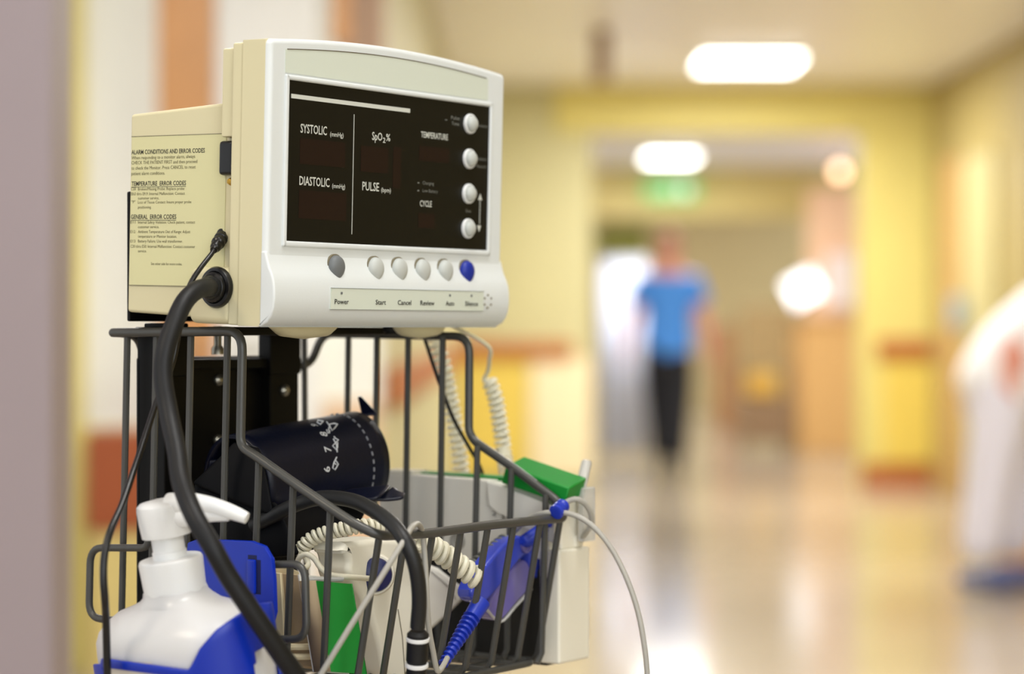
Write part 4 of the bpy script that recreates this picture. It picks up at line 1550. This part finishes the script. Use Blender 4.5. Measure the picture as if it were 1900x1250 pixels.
# glowing screen on the desk
M_scr = mat('lit_screen', (250, 250, 255), 0.4, emit=(245, 248, 255), es=2.2)
sx_ = (1500 - 950) / F * 19.5
sc_ = Thing('computer_screen', 'bright white computer screen tilted on the reception desk', 'screen', (sx_, 19.85, 1.16), WORLD)
R_ = Matrix.Translation(Vector((sx_, 19.85, 1.41))) @ Matrix.Rotation(math.radians(-28), 4, 'Y')
ct_ = MBd().box((-0.15, -0.02, -0.12), (0.15, 0.02, 0.13), 0.01)
ct_.v = [R_ @ v for v in ct_.v]
sc_.part('case', ct_, W_white)
ct_ = MBd().box((-0.138, -0.024, -0.108), (0.138, -0.0195, 0.118))
ct_.v = [R_ @ v for v in ct_.v]
sc_.part('panel', ct_, M_scr)
sc_.part('stand', MBd().lathe([(0.11, 0), (0.11, 0.012), (0.02, 0.02), (0.02, 0.15)], (sx_, 19.87, 1.16), (0, 0, 1), 20), M_btn_g)
# peach column behind
xa, xb = (1502 - 950) / F * 22.3, (1590 - 950) / F * 22.3
M_peach = mat('peach_panel', (246, 200, 160), 0.5)
struct('trim_14', MBd().box((xa, 22.3, 0), (xb, 22.5, 2.45)), M_peach)
M_pinkw = mat('white_pink_board', (250, 232, 222), 0.5)
o = MBd().box(((1530 - 950) / F * 22.25, 22.22, 1.28), ((1585 - 950) / F * 22.25, 22.28, 1.80), 0.01).build('wall_poster', M_pinkw, ((1557 - 950) / F * 22.25, 22.25, 1.28), frame=WORLD)
tag(o, 'pale pink board on the peach column above the desk', 'poster')
# round lamp
lx, lz = (1558 - 950) / F * 20.5, zz(318, 20.5)
rl = Thing('globe_lamp', 'small round peach coloured lamp above the reception desk', 'lamp', (lx, 20.5, lz), WORLD)
M_gl = mat('peach_glow', (255, 220, 190), 0.4, emit=(255, 205, 165), es=5)
rl.part('bulb', MBd().lathe([(0.001, -0.055), (0.03, -0.047), (0.05, -0.02), (0.055, 0), (0.05, 0.02), (0.03, 0.047), (0.001, 0.055)], (lx, 20.5, lz), (0, 0, 1), 20), M_gl)
rl.part('rod', MBd().tube([Vector((lx, 20.5, lz + 0.05)), Vector((lx, 20.5, CEIL))], 0.008, 8), M_steel)
# chair / trolley clutter behind the person on the floor
tr = Thing('trolley', 'brown low trolley with a yellow bag beside the reception desk', 'trolley', ((1415 - 950) / F * 19.7, 19.7, 0), WORLD)
xa, xb = (1368 - 950) / F * 19.7, (1468 - 950) / F * 19.7
M_trol = mat('taupe_brown', (150, 118, 84), 0.6)
tr.part('body', MBd().box((xa, 19.5, 0.08), (xb, 19.9, 0.46), 0.02), M_trol)
tr.part('rack', MBd().box((xa + .02, 19.55, 0.72), (xb - .02, 19.88, 1.25), 0.02), mat('tan_metal', (176, 146, 96), 0.5))
for (x_, y_) in ((xa + .03, 19.55), (xb - .03, 19.55), (xa + .03, 19.85), (xb - .03, 19.85)):
    tr.part('leg', MBd().box((x_ - .015, y_ - .015, 0.0), (x_ + .015, y_ + .015, 0.75)), M_trol)
tr.part('bag', MBd().box((xa + .06, 19.52, 0.47), (xb - .12, 19.86, 0.68), 0.05, 4), mat('amber_bag', (228, 176, 70), 0.6))
o = MBd().box(((1330 - 950) / F * 24, 24.0, 0), ((1362 - 950) / F * 24, 24.4, 1.1), 0.02).build('side_cabinet', mat('rust_wood', (190, 138, 90), 0.5), ((1345 - 950) / F * 24, 24.2, 0), frame=WORLD)
tag(o, 'rust brown cabinet in the far opening right of the walking person', 'cabinet')

# pale privacy screen left of the walking person
YS = 18.3
xa, xb = (1112 - 950) / F * YS, (1198 - 950) / F * YS
ps = Thing('privacy_screen', 'tall pale lavender-white folding screen left of the person in blue', 'screen', ((xa + xb) / 2, YS, 0), WORLD)
M_lav = mat('lavender_white_cloth', (238, 242, 255), 0.7)
rows = []
for j in range(2):
    rows.append([Vector((xa + (xb - xa) * i / 40, YS + 0.03 * math.sin(i * 0.9), 0.06 if j == 0 else 1.62)) for i in range(41)])
o = ps.part('curtain', MBd().sheet(rows), M_lav, recalc=False)
mm = o.modifiers.new('t', 'SOLIDIFY'); mm.thickness = 0.008
ps.part('top_bar', MBd().tube([Vector((xa - .01, YS, 1.63)), Vector((xb + .01, YS, 1.63))], 0.014, 10), M_steel)
for x_ in (xa, xb):
    q = ps.part('post', MBd().tube([Vector((x_, YS, 0)), Vector((x_, YS, 1.63))], 0.013, 10), M_steel)
    ps.part('foot', MBd().tube([Vector((x_, YS - .2, 0.02)), Vector((x_, YS + .2, 0.02))], 0.014, 10), M_steel, q)


# ================================================================== people
def skin_obj(name, nodes, edges, m, parent, root=0, lv=2, base=Vector((0, 0, 0))):
    """nodes: [(pos, rx, ry)] ; grows one smooth surface"""
    me = bpy.data.meshes.new(name)
    me.from_pydata([Vector(p) - base for p, *_ in nodes], edges, [])
    o = bpy.data.objects.new(name, me)
    COL.objects.link(o)
    sk = o.modifiers.new('skin', 'SKIN')
    sk.use_smooth_shade = True
    for i, (p, rx, ry) in enumerate(nodes):
        d_ = me.skin_vertices[0].data[i]
        d_.radius = (rx * 1.15, ry * 1.15)
        d_.use_root = (i == root)
    ss = o.modifiers.new('sub', 'SUBSURF')
    ss.levels = ss.render_levels = lv
    me.materials.append(m)
    o.parent = parent
    return o


M_skin = mat('skin', (224, 152, 132), 0.5, sss=0.1)
M_scrub = mat('blue_scrubs', (72, 142, 232), 0.8)
M_trou = mat('black_trousers', (22, 22, 30), 0.8)
M_hair = mat('auburn_hair', (184, 124, 104), 0.7)
M_shoe = mat('black_shoes', (24, 22, 24), 0.5)
M_wcoat = mat('white_lavender_uniform', (250, 250, 255), 0.8)
M_wtrou = mat('lavender_grey_trousers', (232, 230, 246), 0.8)


def hand_nodes(w, dirv, side, s=1.0):
    """palm and five fingers from wrist w; dirv along the hand, side = thumb side vector"""
    N, E = [], []
    N.append((w + dirv * 0.045 * s, 0.030 * s, 0.016 * s))
    palm_end = w + dirv * 0.085 * s
    N.append((palm_end, 0.034 * s, 0.014 * s))
    E.append((0, 1))
    nf = dirv.cross(side).normalized()
    for k, (off, ln) in enumerate(((0.030, 0.066), (0.010, 0.076), (-0.010, 0.070), (-0.028, 0.054))):
        b0_ = palm_end + side * off * s + dirv * 0.008 * s
        i0 = len(N)
        N.append((b0_, 0.0095 * s, 0.0095 * s))
        N.append((b0_ + dirv * ln * 0.5 * s + nf * 0.008 * s, 0.0085 * s, 0.0085 * s))
        N.append((b0_ + dirv * ln * s * 0.93 + nf * 0.026 * s, 0.007 * s, 0.007 * s))
        E += [(1, i0), (i0, i0 + 1), (i0 + 1, i0 + 2)]
    i0 = len(N)
    N.append((w + dirv * 0.04 * s + side * 0.036 * s, 0.011 * s, 0.011 * s))
    N.append((w + dirv * 0.075 * s + side * 0.052 * s + nf * 0.01 * s, 0.009 * s, 0.009 * s))
    E += [(0, i0), (i0, i0 + 1)]
    return N, E


def add_head(th, base, hc, facing_v, hair_m, long_hair=True):
    """face details: ears, eyes, nose, mouth, hair around head centre hc"""
    f = facing_v.normalized()
    s = Vector((-f.y, f.x, 0))
    g = MBd()
    # hair cap shell over the back and top
    vs, fs = [], []
    nu, nv = 16, 10
    for i in range(nv + 1):
        phi = math.pi * (0.0 + 0.62 * i / nv)
        for j in range(nu):
            a = 2 * math.pi * j / nu
            d_ = s * math.sin(phi) * math.cos(a) * 0.086 - f * math.sin(phi) * math.sin(a) * 0.104 + Vector((0, 0, math.cos(phi) * 0.128))
            fr = max(0, math.sin(phi) * -math.sin(a))
            cut = max(0, d_.dot(f))
            zlim = 0.055
            if cut > 0.04 and d_.z < zlim:
                d_.z = zlim
            vs.append(hc + Vector((0, 0, 0.004)) + d_)
    for i in range(nv):
        for j in range(nu):
            fs.append([i * nu + j, i * nu + (j + 1) % nu, (i + 1) * nu + (j + 1) % nu, (i + 1) * nu + j])
    g.add(vs, fs)
    th.part('hair', g, hair_m)
    for sg in (-1, 1):
        th.part('eye', MBd().lathe([(0.001, -0.010), (0.008, -0.007), (0.011, 0), (0.008, 0.007), (0.001, 0.010)], hc + f * 0.086 + s * 0.031 * sg + Vector((0, 0, 0.004)), s, 12), M_shoe)
        th.part('ear', MBd().lathe([(0.004, -0.006), (0.016, -0.004), (0.018, 0.002), (0.006, 0.006)], hc + s * 0.080 * sg - Vector((0, 0, 0.01)), s * sg, 12, sx=1.6), M_skin)
    th.part('nose', MBd().tube([hc + f * 0.090 + Vector((0, 0, 0.004)), hc + f * 0.108 + Vector((0, 0, -0.032)), hc + f * 0.094 + Vector((0, 0, -0.040))], [0.007, 0.012, 0.007], 10), M_skin)
    th.part('mouth', MBd().tube([hc + f * 0.086 + s * 0.024 + Vector((0, 0, -0.062)), hc + f * 0.094 + Vector((0, 0, -0.064)), hc + f * 0.086 - s * 0.024 + Vector((0, 0, -0.062))], [0.004, 0.007, 0.004], 8), mat('lips', (176, 92, 88), 0.5))


# walking person in blue
YP = 16.8
Xp = (1240 - 950) / F * YP
Bq = Vector((Xp, YP, 0))
pr_ = Thing('person', 'person walking towards the viewer in a royal blue scrub top and black trousers', 'person', Bq, WORLD)
V = lambda x, y, z: Bq + Vector((x, y, z))
N = [(V(0, 0, 0.98), .15, .11), (V(0, 0, 1.14), .135, .10), (V(0, -.01, 1.30), .16, .11), (V(0, 0, 1.42), .12, .085), (V(0, -.01, 1.51), .052, .052), (V(0, -.02, 1.585), .066, .078), (V(0, -.02, 1.66), .076, .092), (V(0, -.01, 1.73), .058, .070)]
E = [(0, 1), (1, 2), (2, 3), (3, 4), (4, 5), (5, 6), (6, 7)]


def chain(N, E, start, pts):
    i = start
    for q in pts:
        N.append(q)
        E.append((i, len(N) - 1))
        i = len(N) - 1
    return i


for sg in (-1, 1):
    w = V(.30 * sg, -.05 * sg, 0.93)
    last = chain(N, E, 3, [(V(.17 * sg, 0, 1.41), .062, .062), (V(.235 * sg, .01, 1.20), .046, .046), (V(.28 * sg, -.03 * sg, 1.06), .038, .038), (w, .026, .026)])
    hN, hE = hand_nodes(w, Vector((.08 * sg, -.05, -1)).normalized(), Vector((0, -1, 0)))
    o0 = len(N)
    N += hN
    E += [(a + o0, b + o0) for a, b in hE] + [(last, o0)]
    fy = -.22 if sg > 0 else .20
    hz = 0.10 if sg < 0 else 0.09
    chain(N, E, 0, [(V(.085 * sg, 0, 0.88), .095, .095), (V(.075 * sg, fy * .45 - .02, 0.50), .060, .060), (V(.06 * sg, fy * .8, 0.28), .055, .055), (V(.05 * sg, fy, hz), .038, .038)])
skin_obj('body', [(p - Bq, a, b) for p, a, b in N], E, M_skin, pr_.o)
add_head(pr_, Bq, V(0, -.02, 1.655), Vector((0, -1, 0)), M_hair)
# scrub top
N = [(V(0, 0, 0.78), .185, .135), (V(0, 0, 0.98), .178, .13), (V(0, 0, 1.16), .158, .12), (V(0, -.01, 1.30), .185, .128), (V(0, 0, 1.41), .155, .105), (V(0, 0, 1.455), .085, .07)]
E = [(0, 1), (1, 2), (2, 3), (3, 4), (4, 5)]
for sg in (-1, 1):
    chain(N, E, 4, [(V(.185 * sg, 0, 1.405), .078, .075), (V(.245 * sg, .01, 1.22), .072, .07)])
skin_obj('scrub_top', [(p - Bq, a, b) for p, a, b in N], E, M_scrub, pr_.o)
N = [(V(0, 0, 1.0), .160, .12), (V(0, 0, 0.93), .165, .125)]
E = [(0, 1)]
for sg in (-1, 1):
    fy = -.22 if sg > 0 else .20
    chain(N, E, 1, [(V(.088 * sg, 0, 0.84), .108, .11), (V(.078 * sg, fy * .45 - .02, 0.50), .082, .082), (V(.052 * sg, fy * .8, 0.28), .082, .082), (V(.042 * sg, fy, 0.08), .072, .072)])
skin_obj('trousers', [(p - Bq, a, b) for p, a, b in N], E, M_trou, pr_.o, root=1)
for sg in (-1, 1):
    fy = -.22 if sg > 0 else .20
    g = MBd().lathe([(0.01, -0.09), (0.036, -0.07), (0.044, 0.0), (0.050, 0.10), (0.036, 0.16), (0.01, 0.175)], V(.05 * sg, fy, 0.048), (0.05 * sg, -1, 0), 16, sx=0.9)
    pr_.part('shoe', g, M_shoe)

# person in white bending forward at the right edge
YW = 9.2
Xw = (1852 - 950) / F * YW
Bw = Vector((Xw, YW, 0))
pw = Thing('person', 'person in a white uniform bending forward at the right edge of the corridor', 'person', Bw, WORLD)
V = lambda x, y, z: Bw + Vector((x, y, z))
N = [(V(.02, 0, 0.86), .135, .15), (V(.12, .02, 1.00), .12, .14), (V(.26, .02, 1.10), .12, .15), (V(.38, .02, 1.12), .10, .13), (V(.47, .02, 1.11), .05, .05), (V(.55, .02, 1.08), .075, .07), (V(.62, .02, 1.03), .075, .075)]
E = [(i, i + 1) for i in range(6)]
for sg in (-1, 1):
    w = V(.56, .12 * sg, 0.62)
    last = chain(N, E, 3, [(V(.38, .16 * sg, 1.06), .058, .058), (V(.44, .20 * sg, .84), .045, .045), (w, .027, .027)])
    hN, hE = hand_nodes(w, Vector((.25, 0, -1)).normalized(), Vector((1, 0, .25)).normalized())
    o0 = len(N)
    N += hN
    E += [(a + o0, b + o0) for a, b in hE] + [(last, o0)]
    chain(N, E, 0, [(V(.0, .085 * sg, .80), .09, .095), (V(-.03 if sg < 0 else .12, .09 * sg, .46), .062, .062), (V(-.08 if sg < 0 else .06, .09 * sg, .12), .04, .04)])
skin_obj('body', [(p - Bw, a, b) for p, a, b in N], E, M_skin, pw.o)
add_head(pw, Bw, V(.60, .02, 1.05), Vector((1, 0, 0)), M_hair)
N = [(V(-.03, 0, 0.70), .17, .18), (V(.02, 0, 0.86), .16, .175), (V(.13, .02, 1.00), .145, .165), (V(.26, .02, 1.09), .145, .175), (V(.37, .02, 1.11), .12, .15)]
E = [(i, i + 1) for i in range(4)]
for sg in (-1, 1):
    chain(N, E, 4, [(V(.38, .17 * sg, 1.05), .075, .075), (V(.43, .20 * sg, .86), .068, .068), (V(.50, .16 * sg, .74), .060, .060), (V(.55, .125 * sg, .65), .050, .050)])
skin_obj('white_tunic', [(p - Bw, a, b) for p, a, b in N], E, M_wcoat, pw.o)
N = [(V(.02, 0, 0.90), .14, .155), (V(.0, 0, 0.84), .145, .16)]
E = [(0, 1)]
for sg in (-1, 1):
    chain(N, E, 1, [(V(-.01, .09 * sg, .74), .115, .11), (V(-.05 if sg < 0 else .12, .09 * sg, .44), .095, .09), (V(-.10 if sg < 0 else .06, .09 * sg, .10), .085, .08)])
skin_obj('trousers', [(p - Bw, a, b) for p, a, b in N], E, M_wtrou, pw.o, root=1)
for sg in (-1, 1):
    x_ = -.10 if sg < 0 else .06
    g = MBd().lathe([(0.01, -0.09), (0.036, -0.07), (0.044, 0.0), (0.050, 0.10), (0.036, 0.16), (0.01, 0.175)], V(x_, .09 * sg, 0.048), (1, 0, 0), 16, sx=0.9)
    pw.part('shoe', g, mat('slate_blue_shoes', (96, 108, 160), 0.5))
o = MBd().lathe([(0.10, 0), (0.12, 0.01), (0.13, 0.26), (0.12, 0.27)], ((1905 - 950) / F * 10.2, 10.2, 0), (0, 0, 1), 24).build('waste_bin', mat('amber_plastic', (236, 178, 70), 0.5), ((1905 - 950) / F * 10.2, 10.2, 0), frame=WORLD)
tag(o, 'amber bin on the floor by the feet of the person in white', 'bin')
